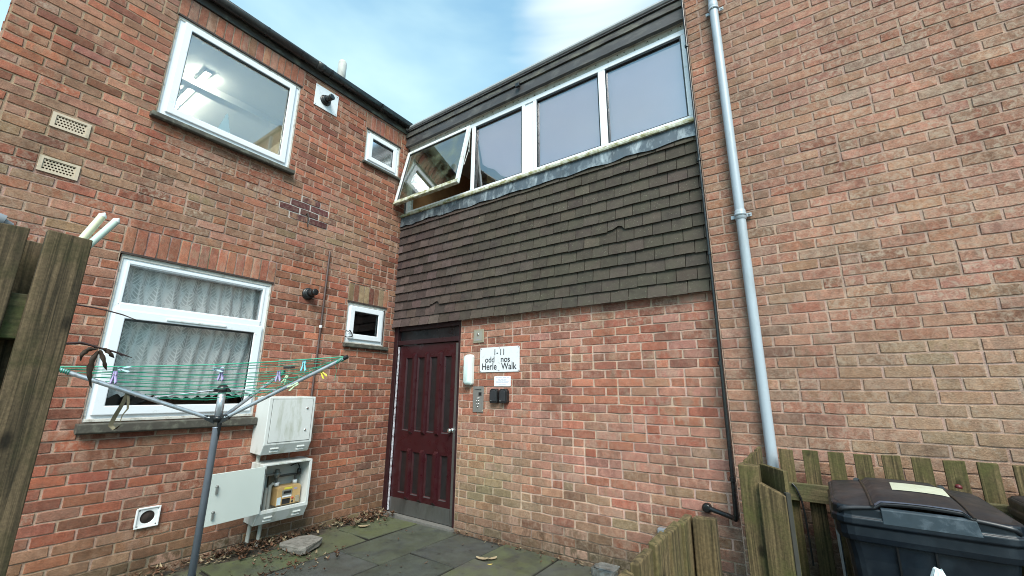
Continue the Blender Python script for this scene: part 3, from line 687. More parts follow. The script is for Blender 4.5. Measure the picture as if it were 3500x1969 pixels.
# window band
FZ0, FZ1 = 3.79, 4.77
mb = MB()
def fb(u0, u1, z0, z1, d0=-.07, d1=0): mb.pbox(MBk, u0, u1, z0, z1, d0, d1)
fb(.03, 3.845, 4.715, FZ1); fb(.03, 3.845, FZ0, 3.835)
fb(.03, .075, 3.8352, 4.7148)
fb(1.215, 1.272, 3.8352, 4.7148); fb(1.987, 2.033, 3.8352, 4.7148); fb(2.0332, 2.143, 3.8352, 4.7148, -.07, -.012); fb(2.1432, 2.188, 3.8352, 4.7148)
fb(2.957, 3.033, 3.8352, 4.7148); fb(3.802, 3.845, 3.8352, 4.7148)
wb = mb.build('window', UPVC, BB, bevel=.004); wb['label'] = 'long white window band above the hung tiles'
mb = MB()
for (a, b_) in ((1.272, 1.987), (2.188, 2.957), (3.033, 3.802)): mb.ring(MBk, a+.001, b_-.001, 3.836, 4.714, .012, .01, .018, -.04, -.008)
mb.build('gasket', BLACKP, wb)
for (a, b_) in ((1.272, 1.987), (2.188, 2.957), (3.033, 3.802)):
    mb = MB(); mb.add([MBk(a, 3.835, -.03), MBk(b_, 3.835, -.03), MBk(b_, 4.715, -.03), MBk(a, 4.715, -.03)], [(0, 1, 2, 3)]); mb.build('pane', M_GLASS_BAND, wb)
for poly in ([(1.285, 4.68), (1.287, 4.55), (1.37, 4.16), (1.44, 4.10), (1.56, 4.03), (1.66, 3.92), (1.78, 3.845), (1.98, 3.845), (1.98, 4.68)],
             [(2.197, 3.845), (2.95, 3.845), (2.95, 4.672), (2.197, 4.672)], [(3.043, 3.845), (3.797, 3.845), (3.797, 4.665), (3.043, 4.672)]):
    mb = MB(); mb.prism([MBk(u, z, -.045) for u, z in poly], (0, .002, 0)); mb.build('window_film', M_FILM, wb)
mb = MB(); n = 70; vs = []       # ledge under the band, crusted with lichen
for i in range(n+1):
    x = .015+3.84*i/n; j = R.uniform(-.003, .004) if i > 18 else 0
    vs += [(x, .01, 3.79), (x, -.066, 3.768+j), (x, -.070-j*.5, 3.745+j), (x, -.066, 3.731), (x, -.02, 3.735)]
mb.add(vs, [(5*i+k, 5*i+5+k, 5*i+6+k, 5*i+1+k) for i in range(n) for k in range(4)]+[(0, 1, 2, 3, 4), tuple(5*n+k for k in range(5))], 0)
mb.build('sill', LICHEN, wb)
# the tilted open light
def MS(u, z, d):          # hinge line at z=4.735, d=.004 ; opens outward
    a = math.atan2(.19, .885); h = 4.735-z
    return (u, -(.006+math.sin(a)*h+math.cos(a)*d), 4.735-math.cos(a)*h+math.sin(a)*d*.6)
mb = MB(); mb.ring(MS, .04, 1.205, 3.83, 4.735, .045, .055, .045, -.008, .034); sh = mb.build('window', UPVC_OLD, BB, bevel=.004); sh['label'] = 'top hung window pushed open at the left end of the band'
mb = MB(); mb.ring(MS, .082, 1.163, 3.882, 4.694, .008, .008, .012, .012, .024); mb.build('gasket', BLACKP, sh)
mb = MB(); mb.add([MS(.08, 3.88, .014), MS(1.165, 3.88, .014), MS(1.165, 4.695, .014), MS(.08, 4.695, .014)], [(0, 1, 2, 3)]); mb.build('pane', M_GLASS_SASH, sh)
mb = MB(); n = 40; vs = []
for i in range(n+1):
    u = .04+1.165*i/n; j = R.uniform(-.005, .006)
    vs += [MS(u, 3.885+j, .0345), MS(u, 3.832+j*.3, .040+abs(j)*.5), MS(u, 3.826, .03), MS(u, 3.826, -.006)]
mb.add(vs, [(4*i+k, 4*i+4+k, 4*i+5+k, 4*i+1+k) for i in range(n) for k in range(3)], 0); mb.build('lichen_crust', LICHEN, sh)
for u in (.09, 1.20):
    mb = MB(); mb.tube([(u, -.02, 4.62), (u, -.03, 4.40), MS(u, 4.12, -.02)], .006, 6); mb.tube([(u, -.012, 4.36), MS(u, 4.45, -.012)], .005, 6); mb.build('stay', GREYMET, sh)
for u in (.076, 1.19): mb = MB(); mb.pbox(MBk, u, u+.0245, 3.84, 4.714, -.065, -.03); mb.build('rebate', UPVC_OLD, wb)
# head boards
mb = MB(); mb.pbox(MBk, .03, BX1, 4.772, 4.836, -.03, -.004); mb.pbox(MBk, .0, BX1, 4.837, 4.844, -.03, .052)
sf = mb.build('soffit', SOFFIT, BB)
for k in range(34):
    mb = MB(); x = .2+.11*k+R.uniform(-.03, .03); mb.lathe(MBk(x, 4.80+R.choice([-.014, .014]), -.005), (0, -1, 0), [(0, .007), (.0016, .007)], 8); mb.build('vent_hole', VOID, sf)
mb = MB(); mb.pbox(MBk, .004, BX1, 4.847, 5.083, .0, .044); mb.build('fascia_backing', VOID, BB)
def fboard(z0, z1, d, m, name):
    mb = MB(); n = 50; vs = []
    for i in range(n+1):
        x = .004+(BX1-.004)*i/n; e = R.uniform(-.0022, .0022)
        vs += [(x, -.02, z0+e), (x, -d-.004, z0+e), (x, -d+.004, z1), (x, -.02, z1)]
    mb.add(vs, [(4*i+k, 4*i+4+k, 4*i+5+k, 4*i+1+k) for i in range(n) for k in range(3)]+[(0, 1, 2, 3), (4*n, 4*n+1, 4*n+2, 4*n+3)]); mb.build(name, m, BB)
fboard(4.832, 4.958, .060, FASCIA_B, 'lower_fascia'); fboard(4.970, 5.046, .070, FASCIA_M, 'upper_fascia'); fboard(5.056, 5.080, .078, FASCIA_B, 'top_batten')
mb = MB(); mb.prism([(.0, -.085, 5.085), (.0, -.10, 5.10), (.0, -.10, 5.118), (.0, .02, 5.135), (.0, .02, 5.085)], (BX1, 0, 0)); mb.build('roof_trim', P('trim_grey', (.36, .36, .37), .55, var=.2), BB)
mb = MB(); mb.box(.0, BX1, .02, 6, 5.09, 5.13); mb.build('roof', ROOF, BB)
mb = MB(); mb.pbox(MBk, 1.965, 2.02, 4.915, 4.965, .078, .11); mb.build('cable_bracket', BLACKP, BB, bevel=.004)
# stairwell behind the band
mb = MB(); room(mb, .01, 3.87, .10, 2.6, 3.0, 4.95, 0, 1, 'y0'); mb.box(.75, 1.9, .9, 1.0, 3.0, 4.94, 2); mb.build('stairwell', [STAIRW, ROOMC, STAIRP], BB)
# entrance
mb = MB()
fd0, fd1 = -.09, -.004
mb.pbox(MBk, .006, .075, 0, 2.209, fd0, fd1+.014); mb.pbox(MBk, 1.117, 1.152, 0, 2.209, fd0, fd1); mb.pbox(MBk, .0752, 1.1168, 1.965, 2.02, fd0, fd1); mb.pbox(MBk, .0752, 1.1168, 2.145, 2.209, fd0, fd1)
df = mb.build('door_frame', MAROON_D, BB, bevel=.004)
mb = MB(); mb.pbox(MBk, .078, 1.114, 2.02, 2.145, -.05, -.045); mb.build('fanlight', P('fanlight_glass', (.012, .012, .014), .35, var=.4, scale=7, dirt=(.03, .028, .03), dirt_amt=.3), df)
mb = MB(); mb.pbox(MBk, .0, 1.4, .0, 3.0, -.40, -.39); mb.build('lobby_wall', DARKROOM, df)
mb = MB(); mb.pbox(MBk, .088, .099, .03, 1.945, -.02, -.002); mb.build('peeling_edge', P('peeling_white', (.5, .5, .55), .7, dirt=(.06, .02, .02), dirt_amt=.45, dirt_scale=30), df)
DZ0, DZ1, DU0, DU1 = .018, 1.958, .10, 1.112
panels = [(.222, .338), (.436, .556), (.648, .765), (.884, .998)]; rowsz = [(.24, .70), (.935, 1.80)]
mb = MB(); us = [DU0]+[q for p in panels for q in p]+[DU1]; zs = [DZ0]+[q for p in rowsz for q in p]+[DZ1]
for i in range(len(us)-1):
    for k in range(len(zs)-1):
        if i % 2 == 1 and k % 2 == 1:
            a, b_, c, d = us[i], us[i+1], zs[k], zs[k+1]; o = .012
            ou = [(a, c), (b_, c), (b_, d), (a, d)]; inn = [(a+o, c+o), (b_-o, c+o), (b_-o, d-o), (a+o, d-o)]
            mb.add([MBk(*p, -.028) for p in ou]+[MBk(*p, -.048) for p in inn], [(q, (q+1) % 4, 4+(q+1) % 4, 4+q) for q in range(4)])
        else: mb.add([MBk(us[i], zs[k], -.028), MBk(us[i+1], zs[k], -.028), MBk(us[i+1], zs[k+1], -.028), MBk(us[i], zs[k+1], -.028)], [(0, 1, 2, 3)])
mb.pbox(MBk, DU0, DU1, DZ0, DZ1, -.07, -.052)
dr = mb.build('door', MAROON, BB)
for a, b_ in ((.338, .436), (.556, .648), (.765, .884)):     # raised fins between the panels, chamfered at both ends
    for (c, d) in ((.18, .735), (.90, 1.86)):
        m_ = (a+b_)/2; hw = .030
        mb = MB(); vs = [MBk(m_-hw, c, -.027), MBk(m_+hw, c, -.027), MBk(m_+hw, d, -.027), MBk(m_-hw, d, -.027),
                         MBk(m_-hw*.6, c+.03, .004), MBk(m_+hw*.6, c+.03, .004), MBk(m_+hw*.6, d-.03, .004), MBk(m_-hw*.6, d-.03, .004)]
        mb.add(vs, [(4, 5, 6, 7), (0, 1, 5, 4), (1, 2, 6, 5), (2, 3, 7, 6), (3, 0, 4, 7)]); mb.build('rib', MAROON, dr)
for a, b_ in panels:
    for c, d in rowsz:
        mb = MB(); mb.add([MBk(a+.010, c+.010, -.0475), MBk(b_-.010, c+.010, -.0475), MBk(b_-.010, d-.010, -.0475), MBk(a+.010, d-.010, -.0475)], [(0, 1, 2, 3)]); mb.build('pane', P('wired_glass', (.0125, .0105, .0115), .4, var=.35, scale=6, dirt=(.022, .017, .018), dirt_amt=.3, dirt_scale=20), dr)
        mb = MB(); mb.pbox(MBk, a+.004, b_-.004, c-.002, c+.006, -.048, -.026); mb.build('glazing_bead', P('bead_grey', (.07, .055, .06), .6), dr)
mb = MB(); mb.pbox(MBk, DU0+.002, DU1-.05, .02, .178, -.028, -.024); mb.build('kick_plate', STEEL, dr)
mb = MB(); mb.pbox(MBk, 1.072, 1.116, .02, 1.945, -.028, -.016); mb.build('edge_plate', STEEL, dr, bevel=.002)
mb = MB(); mb.lathe(MBk(1.052, .975, -.028), (0, -1, 0), [(0, .026), (.008, .026), (.010, .014), (.03, .014), (.036, .024), (.052, .027), (.062, .022), (.066, .010)], 18); mb.build('knob', CHROME, dr)
mb = MB(); mb.box(.0, 1.16, -.05, .12, -.03, .012); mb.build('threshold', P('threshold_stone', (.13, .125, .115), .8, var=.25, scale=14), df)

# ------------------------------------------------------------------ right wing
WARM[:] = [.86, .65, .585]
RB = thing('brick_house', 'tall right brick wing of pale pinkish bricks standing proud of the tiled block', 'house', (6.0, -.1, 0))
RX0, RX1, RT = 3.877, 9.0, 6.6
def rcol(x, z):
    m = nz(x, z, .7, 5.5); g = nz(x, z, .45, 9.9)
    P2 = (.34, .215, .165); P3 = (.30, .20, .15); P4 = (.36, .26, .20); P5 = (.27, .16, .12)
    if x < 4.12 and z > 2.3: ws = [((.30, .165, .10), 4), (P5, 2), (ORG, 1), (GBUF, 1)]
    elif z > 3.4: ws = [(P2, 4), (P3, 3), (P5, 2), (GBUF, 1.4), (RED, .5), (DRED, .3), (GRY, .25)]
    elif z > 1.9: ws = [(P2, 2.4), (P3, 3), (P4, 2.4), (GBUF, 2), (DRED, .75), (RED, .5), (P5, 1), (GRY, .5), (BUF, 1)]
    else: ws = [(P2, 3.4), (P3, 3.2), (P4, 2), (P5, 1.6), (GBUF, 1.6), (RED, .25)]
    c = jit(blend(pick(ws), (.33, .215, .165), .45), .10); wear = .24+.4*R.random()
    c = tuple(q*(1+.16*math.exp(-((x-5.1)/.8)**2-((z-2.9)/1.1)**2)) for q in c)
    if x > 4.6 and 1.9 < z < 4.2: wear += .28*R.random()+.1
    if 4.155 < x < 4.30: c = blend(c, (.15, .10, .075), .45)  # darker band right of the downpipe: its soft shadow put into brick colour
    if z < .55: c = blend(c, (.15, .12, .08), .4)
    if x > 4.6 and z < 1.7 and g > 0: c = blend(c, (.28, .23, .14), min(.35, g))
    mo = tuple(q*(1+.14*m+R.uniform(-.05, .05)) for q in (.365, .245, .192))
    return (*c, wear), mo
mb = MB()
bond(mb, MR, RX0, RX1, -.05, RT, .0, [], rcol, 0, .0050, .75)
def MRS(u, z, d): return (RX0-d, u, z)
bond(mb, MRS, -YR, .02, -.05, 5.2, .0, [], rcol, 0, .004, 1.0)
bond(mb, MRS, .02, 3.0, 5.13, RT, .0, [], rcol, 0, .004, 1.0)
mb.build('wall', M_BRICKR, RB, recalc=False)
mb = MB(); mb.box(RX0-.03, RX1, -YR-.05, 3, RT, RT+.08); mb.build('coping', SILL, RB)

# ------------------------------------------------------------------ ground
WARM[:] = [1, 1, 1]
def struct(o): o['kind'] = 'structure'; return o
mb = MB(); mb.add([(-400, -400, -.06), (400, -400, -.06), (400, 400, -.06), (-400, 400, -.06)], [(0, 1, 2, 3)]); struct(mb.build('ground', P('far_ground', (.20, .19, .17), .95, var=.2, scale=.6)))
mb = MB(); mb.add([(-.0, -4.6, -.016), (4.1, -4.6, -.016), (4.1, 0, -.016), (-.0, 0, -.016)], [(0, 1, 2, 3)]); struct(mb.build('joint_soil', P('joint_soil', (.018, .016, .012), .95, var=.4, scale=20)))
mb = MB(); n = 80; vs = []       # soil strip humped against the left wall
for i in range(n+1):
    y = -3.6+3.55*i/n
    for k, x in enumerate((0.0, .05, .10, .16, .22)): vs.append((x, y, (-.008+.03*max(0, nz(x*3, y, 6, 2)+.3)+R.uniform(-.006, .006)-(.03 if k == 4 else 0)) if y < -.5 else -.015))
mb.add(vs, [(5*i+k, 5*i+5+k, 5*i+6+k, 5*i+1+k) for i in range(n) for k in range(4)], 0); struct(mb.build('soil_strip', SOIL))
mb = MB()
cols = [(.135, .690, [-.06, -.70, -1.33, -1.95, -2.6, -3.3, -4.2]), (.698, 1.272, [-.06, -1.03, -1.94, -2.85, -3.8, -4.7]), (1.280, 1.818, [-.06, -.712, -1.62, -2.53, -3.45, -4.4]),
        (1.826, 2.402, [-.02, -.475, -1.385, -2.3, -3.2, -4.1]), (2.410, 2.985, [-.02, -.86, -1.77, -2.68, -3.6, -4.5]), (2.993, 3.565, [-.02, -.43, -1.34, -2.25, -3.2, -4.1]), (3.573, 4.02, [-.02, -.9, -1.8, -2.7, -3.6, -4.5])]
for ci, (X0, X1, ys) in enumerate(cols):
    for k in range(len(ys)-1):
        ya, yb = ys[k+1]+.007, ys[k]-.007; x0, x1 = X0+.004, X1-.004; dz = R.uniform(-.006, .004)
        ti = R.uniform(-.006, .006); tj = R.uniform(-.006, .006)
        moss = R.uniform(.15, .4) if ci in (1, 2) else R.uniform(.3, .7)
        base = jit((.052, .054, .051), .25)
        if ci == 0: base = jit((.066, .070, .048), .1); moss = R.uniform(.75, 1.0)
        if ci == 3 and k <= 1: moss = .75
        poly = [(x0, ya), ((x0+x1)/2, ya), (x1, ya), (x1, (ya+yb)/2), (x1, yb), ((x0+x1)/2, yb), (x0, yb), (x0, (ya+yb)/2)]
        poly = [(x+R.uniform(-.002, .002), y+R.uniform(-.002, .002)) for x, y in poly]
        if ci == 0 and k in (1, 2): poly = [(x+(.10 if x < .3 and R.random() < .7 else 0)+R.uniform(-.015, .015), y+R.uniform(-.02, .02)) for x, y in poly]
        cx, cy = (x0+x1)/2, (ya+yb)/2; ntp = len(poly)
        def zf(x, y): return dz+ti*(x-cx)/.3+tj*(y-cy)/.45
        top = [(cx+(x-cx)*.985, cy+(y-cy)*.99, zf(x, y)) for x, y in poly]; edge = [(x, y, zf(x, y)-.010) for x, y in poly]; bot = [(x, y, -.055) for x, y in poly]
        mb.add(top+edge+bot, [tuple(range(ntp))]+[(q, (q+1) % ntp, ntp+(q+1) % ntp, ntp+q) for q in range(ntp)]+[(ntp+q, ntp+(q+1) % ntp, 2*ntp+(q+1) % ntp, 2*ntp+q) for q in range(ntp)], 0, False, (*base, moss))
        for q in range(len(mb.v)-2*ntp, len(mb.v)): mb.c[q] = (.014, .012, .009, 0)
struct(mb.build('paving', M_SLAB))
mb = MB(); mb.box(4.12, 9, -6, -.12, -.05, -.012); struct(mb.build('garden_bed', SOIL))

# ------------------------------------------------------------------ things fixed to the left wall
def airbrick(label, y0, y1, z0, z1):
    t = thing('air_vent', label, 'vent', (0, (y0+y1)/2, z0), 'air vents in the left wall')
    mb = MB(); mb.ring(ML, y0, y1, z0, z1, .022, .018, .018, -.02, .012)
    nu, nv = 9, 4; a, b, c, d = y0+.022, y1-.022, z0+.018, z1-.018
    du, dv = (b-a)/(nu+.55), (d-c)/nv; hu, hv = du*.30, dv*.30
    for k in range(nv):        # bars between the holes: strips and posts of one lattice
        zc = c+dv*(k+.5); off = .28*du if k % 2 == 0 else .72*du
        mb.pbox(ML, a, b, c+dv*k, zc-hv, -.012, .006); mb.pbox(ML, a, b, zc+hv, c+dv*(k+1), -.012, .006)
        e = a
        for i in range(nu):
            uc = a+off+du*(i+.28); mb.pbox(ML, e, uc-hu, zc-hv, zc+hv, -.012, .0055); e = uc+hu
        mb.pbox(ML, e, b, zc-hv, zc+hv, -.012, .0055)
    mb.build('grille', TERRA, t)
    mb = MB(); mb.pbox(ML, y0+.01, y1-.01, z0+.01, z1-.01, -.028, -.022); mb.build('dark_backing', VOID, t)
airbrick('buff vent grille in the brick wall, upper of the two', -3.352, -3.142, 3.292, 3.412)
airbrick('buff vent grille in the brick wall, lower of the two', -3.352, -3.138, 2.932, 3.052)

def flue(label, y, z, plate=None):
    t = thing('boiler_flue', label, 'flue', (0, y, z), 'black flue terminals on the left wall')
    if plate:
        mb = MB(); mb.pbox(ML, *plate, .008, .014); mb.build('back_plate', WHITEP, t, bevel=.002)
        for u in (plate[0]+.018, plate[1]-.018):
            for q in (plate[2]+.018, plate[3]-.018):
                mb = MB(); mb.lathe((.0141, u, q), (1, 0, 0), [(0, .005), (.003, .004)], 8); mb.build('screw', GREYMET, t)
    mb = MB(); mb.lathe((.008, y, z), (1, 0, 0), [(0, .066), (.016, .066), (.020, .058), (.022, .054), (.045, .052), (.048, .046), (.049, .030)], 24); mb.build('collar', BLACKP, t)
    mb = MB(); mb.lathe((.045, y, z), (1, .15, .1), [(0, .036), (.045, .036), (.050, .030), (.070, .030), (.074, .036), (.095, .036), (.098, .028)], 20); mb.build('spout', BLACKP, t)
    return t
flue('black boiler flue on a square white plate beside the upper left window', -1.325, 4.80, (-1.458, -1.160, 4.675, 4.96))
flue('black round boiler flue coming straight out of the brickwork', -1.235, 2.418)
mb = MB(); 
t = thing('waste_pipe', 'thin brown pipe running down the brick wall into the upper meter cabinet', 'pipe', (.02, -1.055, 1.34))
mb = MB(); mb.tube([(.005, -1.046, 2.955), (.022, -1.046, 2.95), (.024, -1.047, 2.92), (.024, -1.052, 2.1), (.024, -1.064, 1.335)], .0115, 8); mb.build('pipe', PIPEBR, t)
mb = MB(); mb.tube([(.024, -1.0527, 2.095), (.024, -1.0532, 2.068)], .0155, 10); mb.build('white_clip', WHITEP, t)
mb = MB(); mb.tube([(.024, -1.0615, 1.72), (.024, -1.062, 1.69)], .015, 10); mb.build('clip', PIPEBR, t)
mb = MB(); mb.tube([(.0, -1.366, 3.30), (.03, -1.366, 3.315), (.045, -1.364, 3.30), (.04, -1.356, 3.235), (.03, -1.348, 3.155)], .007, 7); tag(mb.build('wall_hook', LINTEL), 'rusty iron hook below the patch of purple bricks', 'hook')
t = thing('vent_cover', 'square white vent plate with a round open hole low on the brick wall', 'vent', (0, -2.288, .355))
mb = MB(); n = 28; u0, u1, z0, z1 = -2.363, -2.212, .355, .50; cu, cz = (u0+u1)/2, (z0+z1)/2
sq = []; ci = []
for k in range(n):
    a = 2*PI*k/n; c, s_ = math.cos(a), math.sin(a); q = max(abs(c), abs(s_)); sq.append((cu+c/q*(u1-u0)/2, cz+s_/q*(z1-z0)/2)); ci.append((cu+c*.046, cz+s_*.046))
vs = [ML(*p, .008) for p in sq]+[ML(*p, .022) for p in sq]+[ML(*p, .018) for p in ci]+[ML(*p, -.05) for p in ci]
vs2 = []
mb.add(vs, [(k, (k+1) % n, n+(k+1) % n, n+k) for k in range(n)]+[(n+k, n+(k+1) % n, 2*n+(k+1) % n, 2*n+k) for k in range(n)]+[(2*n+k, 2*n+(k+1) % n, 3*n+(k+1) % n, 3*n+k) for k in range(n)])
mb.ring(ML, u0, u1, z0, z1, .010, .010, .010, .02, .027)
mb.build('plate', WHITEP, t, bevel=.002)
mb = MB(); mb.lathe((.0085, cu, cz), (1, 0, 0), [(0, .045), (.0005, .045)], 24); mb.build('dark_bore', P('bore', (.03, .02, .016), .9), t)
for a in (-.058, .058):
    for b in (-.056, .056):
        mb = MB(); mb.lathe((.0195, cu+a, cz+b), (1, 0, 0), [(0, .006), (.004, .005)], 8); mb.build('screw', GREYMET, t)
t = thing('vent_pipe', 'pale grey round-topped vent pipe standing up from the roof behind the gutter', 'pipe', (-.3, -.99, 5.26))
mb = MB(); mb.lathe((-.3, -.99, 5.26), (0, 0, 1), [(0, .056), (.44, .056), (.49, .052), (.515, .040), (.525, .018)], 18); mb.build('pipe', P('vent_pipe_grey', (.50, .50, .47), .6, dirt=(.35, .34, .30), dirt_amt=.2), t)
mb = MB(); mb.lathe((-.3, -.99, 5.261), (0, 0, 1), [(0, .10), (.05, .065), (.06, .058)], 18); mb.build('weather_collar', ROOF, t)

def cabinet(label, y0, y1, z0, zc, z1, dp, db, open_=False):
    t = thing('meter_cabinet', label, 'meter box', (0, y0, z0), 'white meter cabinets on the left wall')
    mb = MB(); prof = [(.0, z0+.01), (db, z0), (dp, zc), (dp, z1), (.0, z1+.006)]
    if not open_:
        mb.prism([(x, y0, z) for x, z in prof], (0, y1-y0, 0)); mb.build('body', CABINET, t, bevel=.006)
        a, b, c, d = y0+.035, y1-.028, zc+.02, z1-.022
        mb = MB(); mb.pbox(ML, a-.004, b+.004, c-.004, d+.004, dp-.001, dp+.0012); mb.build('door_gap', P('gap_grey', (.10, .105, .10), .8), t)
        mb = MB(); mb.pbox(ML, a, b, c, d, dp, dp+.004); dr = mb.build('door', CABINET, t, bevel=.0015)
        for q in (d-.085, c+.095):
            mb = MB(); mb.lathe((dp+.004, b-.055, q), (1, 0, 0), [(0, .011), (.006, .011), (.008, .008)], 14); mb.pbox(ML, b-.062, b-.048, q-.003, q+.003, dp+.008, dp+.0125); mb.build('latch', CHROME, dr)
    else:
        th = .014
        mb = MB()
        for (a, b) in ((y0, y0+th), (y1-th, y1)): mb.prism([(x, a, z) for x, z in prof], (0, b-a, 0))
        mb.prism([(.0, y0+th, z1+.006), (dp, y0+th, z1), (dp, y0+th, z1-.016), (.0, y0+th, z1-.012)], (0, y1-y0-2*th, 0))
        mb.prism([(dp, y0+th, zc+.028), (dp, y0+th, zc), (db, y0+th, z0), (.0, y0+th, z0+.01), (.0, y0+th, z0+.03), (dp-.02, y0+th, zc+.028)], (0, y1-y0-2*th, 0))
        mb.pbox(ML, y0+th, y0+.03, zc+.028, z1-.016, dp-.012, dp); mb.pbox(ML, y1-.026, y1-th, zc+.028, z1-.016, dp-.012, dp)
        mb.build('body', CABINET, t, bevel=.003)
        mb = MB(); mb.pbox(ML, y0+th, y1-th, z0+.03, z1-.016, .006, .014); mb.build('back_board', CAB_IN, t)
        # door swung right back on its left hinge
        mb = MB(); h = Vector((dp+.006, y0+.012)); a = math.radians(184); L = .455
        d2 = Vector((math.cos(a-PI/2)*0-math.sin(math.radians(4))*1, -math.cos(math.radians(4)))); nrm = Vector((1, 0))
        e = h+Vector((.05, -L)); q0, q1 = zc+.012, z1-.012
        n2 = Vector((L, .05)).normalized()*.010
        mb.prism([(h.x, h.y, q0), (e.x, e.y, q0), (e.x+n2.x, e.y+n2.y, q0), (h.x+n2.x, h.y+n2.y, q0)], (0, 0, q1-q0)); dr = mb.build('door', CAB_DOOR, t, bevel=.003)
        for q in (q1-.10, q0+.10):
            o = Vector((e.x+n2.x, e.y+n2.y))+Vector((-.05, L)).normalized()*.06
            mb = MB(); mb.lathe((o.x, o.y, q), (1, .11, 0), [(0, .012), (.014, .011), (.016, .008)], 12); mb.box(o.x+.004, o.x+.015, o.y-.008, o.y+.008, q-.055, q-.004); mb.build('latch', GREYMET, dr, bevel=.002)
        for q in (q0+.05, q1-.05):
            mb = MB(); mb.tube([(h.x-.002, h.y+.004, q-.025), (h.x-.002, h.y+.004, q+.025)], .007, 8); mb.build('hinge', BLACKP, t)
    for ya in (y0+.07, y1-.135):     # pairs of louvre slots on the sloping skirt
        for k in (0, 1):
            f = .34+.30*k; x = db+(dp-db)*f; z = z0+(zc-z0)*f
            mb = MB(); nx, nz_ = (zc-z0), -(dp-db); l = math.hypot(nx, nz_); nx, nz_ = nx/l, nz_/l
            mb.prism([(x, ya, z-.006), (x+nx*.009, ya, z-.004+nz_*.009), (x+.002, ya, z+.008)], (0, .075, 0)); mb.build('louvre', CABINET, t)
    return t
cabinet('closed white meter cabinet with two round latches, dirty door streaked grey', -1.595, -1.140, .815, .905, 1.332, .243, .200)
mc = cabinet('open white meter cabinet with its door swung back, meter inside', -1.560, -1.092, .220, .318, .735, .228, .175, True)
# gas meter and pipework inside the open cabinet
t = thing('gas_meter', 'tan gas meter with labels and a red button inside the open cabinet', 'meter', (.02, -1.24, .34))
mb = MB(); mb.prism([(.02, -1.355, .335), (.02, -1.125, .335), (.02, -1.125, .49), (.02, -1.145, .505), (.02, -1.325, .505), (.02, -1.355, .488)], (.115, 0, 0)); mb.build('case', METER, t, bevel=.006)
X = .1355
def mlab(name, y0, y1, z0, z1, m, h=.002): mb = MB(); mb.pbox(ML, y0, y1, z0, z1, X-.001, X+h); mb.build(name, m, t)
mlab('yellow_label', -1.29, -1.215, .474, .490, PYEL); mlab('display_surround', -1.308, -1.215, .424, .468, GREYMET, .006); mlab('display', -1.296, -1.226, .438, .458, BLACKP, .008)
mlab('paper_label', -1.302, -1.216, .405, .421, PAPER); mlab('side_label', -1.350, -1.314, .345, .41, P('label_blue', (.5, .6, .66), .5)); mlab('black_panel', -1.302, -1.226, .345, .392, BLACKP, .004); mlab('print', -1.195, -1.165, .462, .478, INKG)
for z, m in ((.388, P('red_button', (.45, .05, .02), .4)), (.358, BLACKP)):
    mb = MB(); mb.lathe((X, -1.203, z), (1, 0, 0), [(0, .010), (.006, .009)], 14); mb.build('button', m, t)
mb = MB(); mb.pbox(ML, -1.178, -1.140, .348, .405, X, X+.012); mb.build('card_slot', BRASS, t, bevel=.004)
for y in (-1.335, -1.16):
    mb = MB(); mb.lathe((.07, y, .505), (0, 0, 1), [(0, .022), (.03, .022), (.032, .017)], 14); mb.build('union', WHITEP, t)
t = thing('gas_pipework', 'dark iron regulator and pipes above the tan meter', 'pipework', (.06, -1.3, .6))
mb = MB(); mb.tube([(.07, -1.16, .535), (.07, -1.16, .58), (.07, -1.175, .59), (.07, -1.335, .59), (.07, -1.345, .58), (.07, -1.345, .535)], .011, 8); mb.build('pipe', P('iron_pipe', (.07, .068, .065), .6, .3), t)
mb = MB(); mb.lathe((.07, -1.345, .575), (0, 0, 1), [(0, .02), (.02, .022), (.03, .034), (.05, .036), (.055, .020), (.08, .018)], 16); mb.build('regulator', GREYMET, t)
mb = MB(); mb.tube([(.07, -1.345, .62), (.08, -1.40, .615), (.08, -1.50, .615)], .010, 8); mb.build('side_pipe', GREYMET, t)
mb = MB(); mb.pbox(ML, -1.405, -1.35, .505, .60, .02, .05); mb.build('bracket', P('rust_brown', (.10, .075, .05), .8), t)
mb = MB(); mb.tube([(.07, -1.16, .59), (.09, -1.145, .60), (.09, -1.14, .66), (.06, -1.15, .69), (.03, -1.20, .665)], .006, 7); mb.lathe((.09, -1.14, .585), (0, 0, 1), [(0, .018), (.05, .018), (.055, .008)], 12); mb.build('tap', BLACKP, t)
mb = MB(); mb.tube([(.06, -1.425, .24), (.06, -1.425, .50)], .016, 10); mb.tube([(.05, -1.385, .24), (.05, -1.385, .515), (.06, -1.36, .53)], .017, 10); mb.build('riser', CONDUIT, t)
for lab, y, zt in (('grey conduit below the open meter cabinet, leftmost of the pair', -1.532, .235), ('grey conduit below the open meter cabinet, rightmost of the pair', -1.437, .235)):
    mb = MB(); mb.tube([(.055, y+.01, zt), (.055, y, .04), (.055, y-.002, -.03)], .017, 12); o = mb.build('conduit', CONDUIT); tag(o, lab, 'pipe', 'conduits under the meter cabinet')
mb = MB(); mb.tube([(.045, -1.53, .84), (.045, -1.53, .72)], .018, 12); tag(mb.build('conduit', CONDUIT), 'short grey conduit joining the two meter cabinets', 'pipe', 'conduits under the meter cabinet')
mb = MB(); mb.tube([(.012, -.735, 2.012), (.03, -.72, 2.0), (.03, -.66, 2.012), (.026, -.64, 2.02), (.03, -.66, 2.05), (.03, -.69, 2.085), (.03, -.705, 2.07), (.012, -.73, 2.075)], .006, 7); tag(mb.build('window_cable', BLACKP), 'loose black cable at the corner of the small lower window', 'cable')

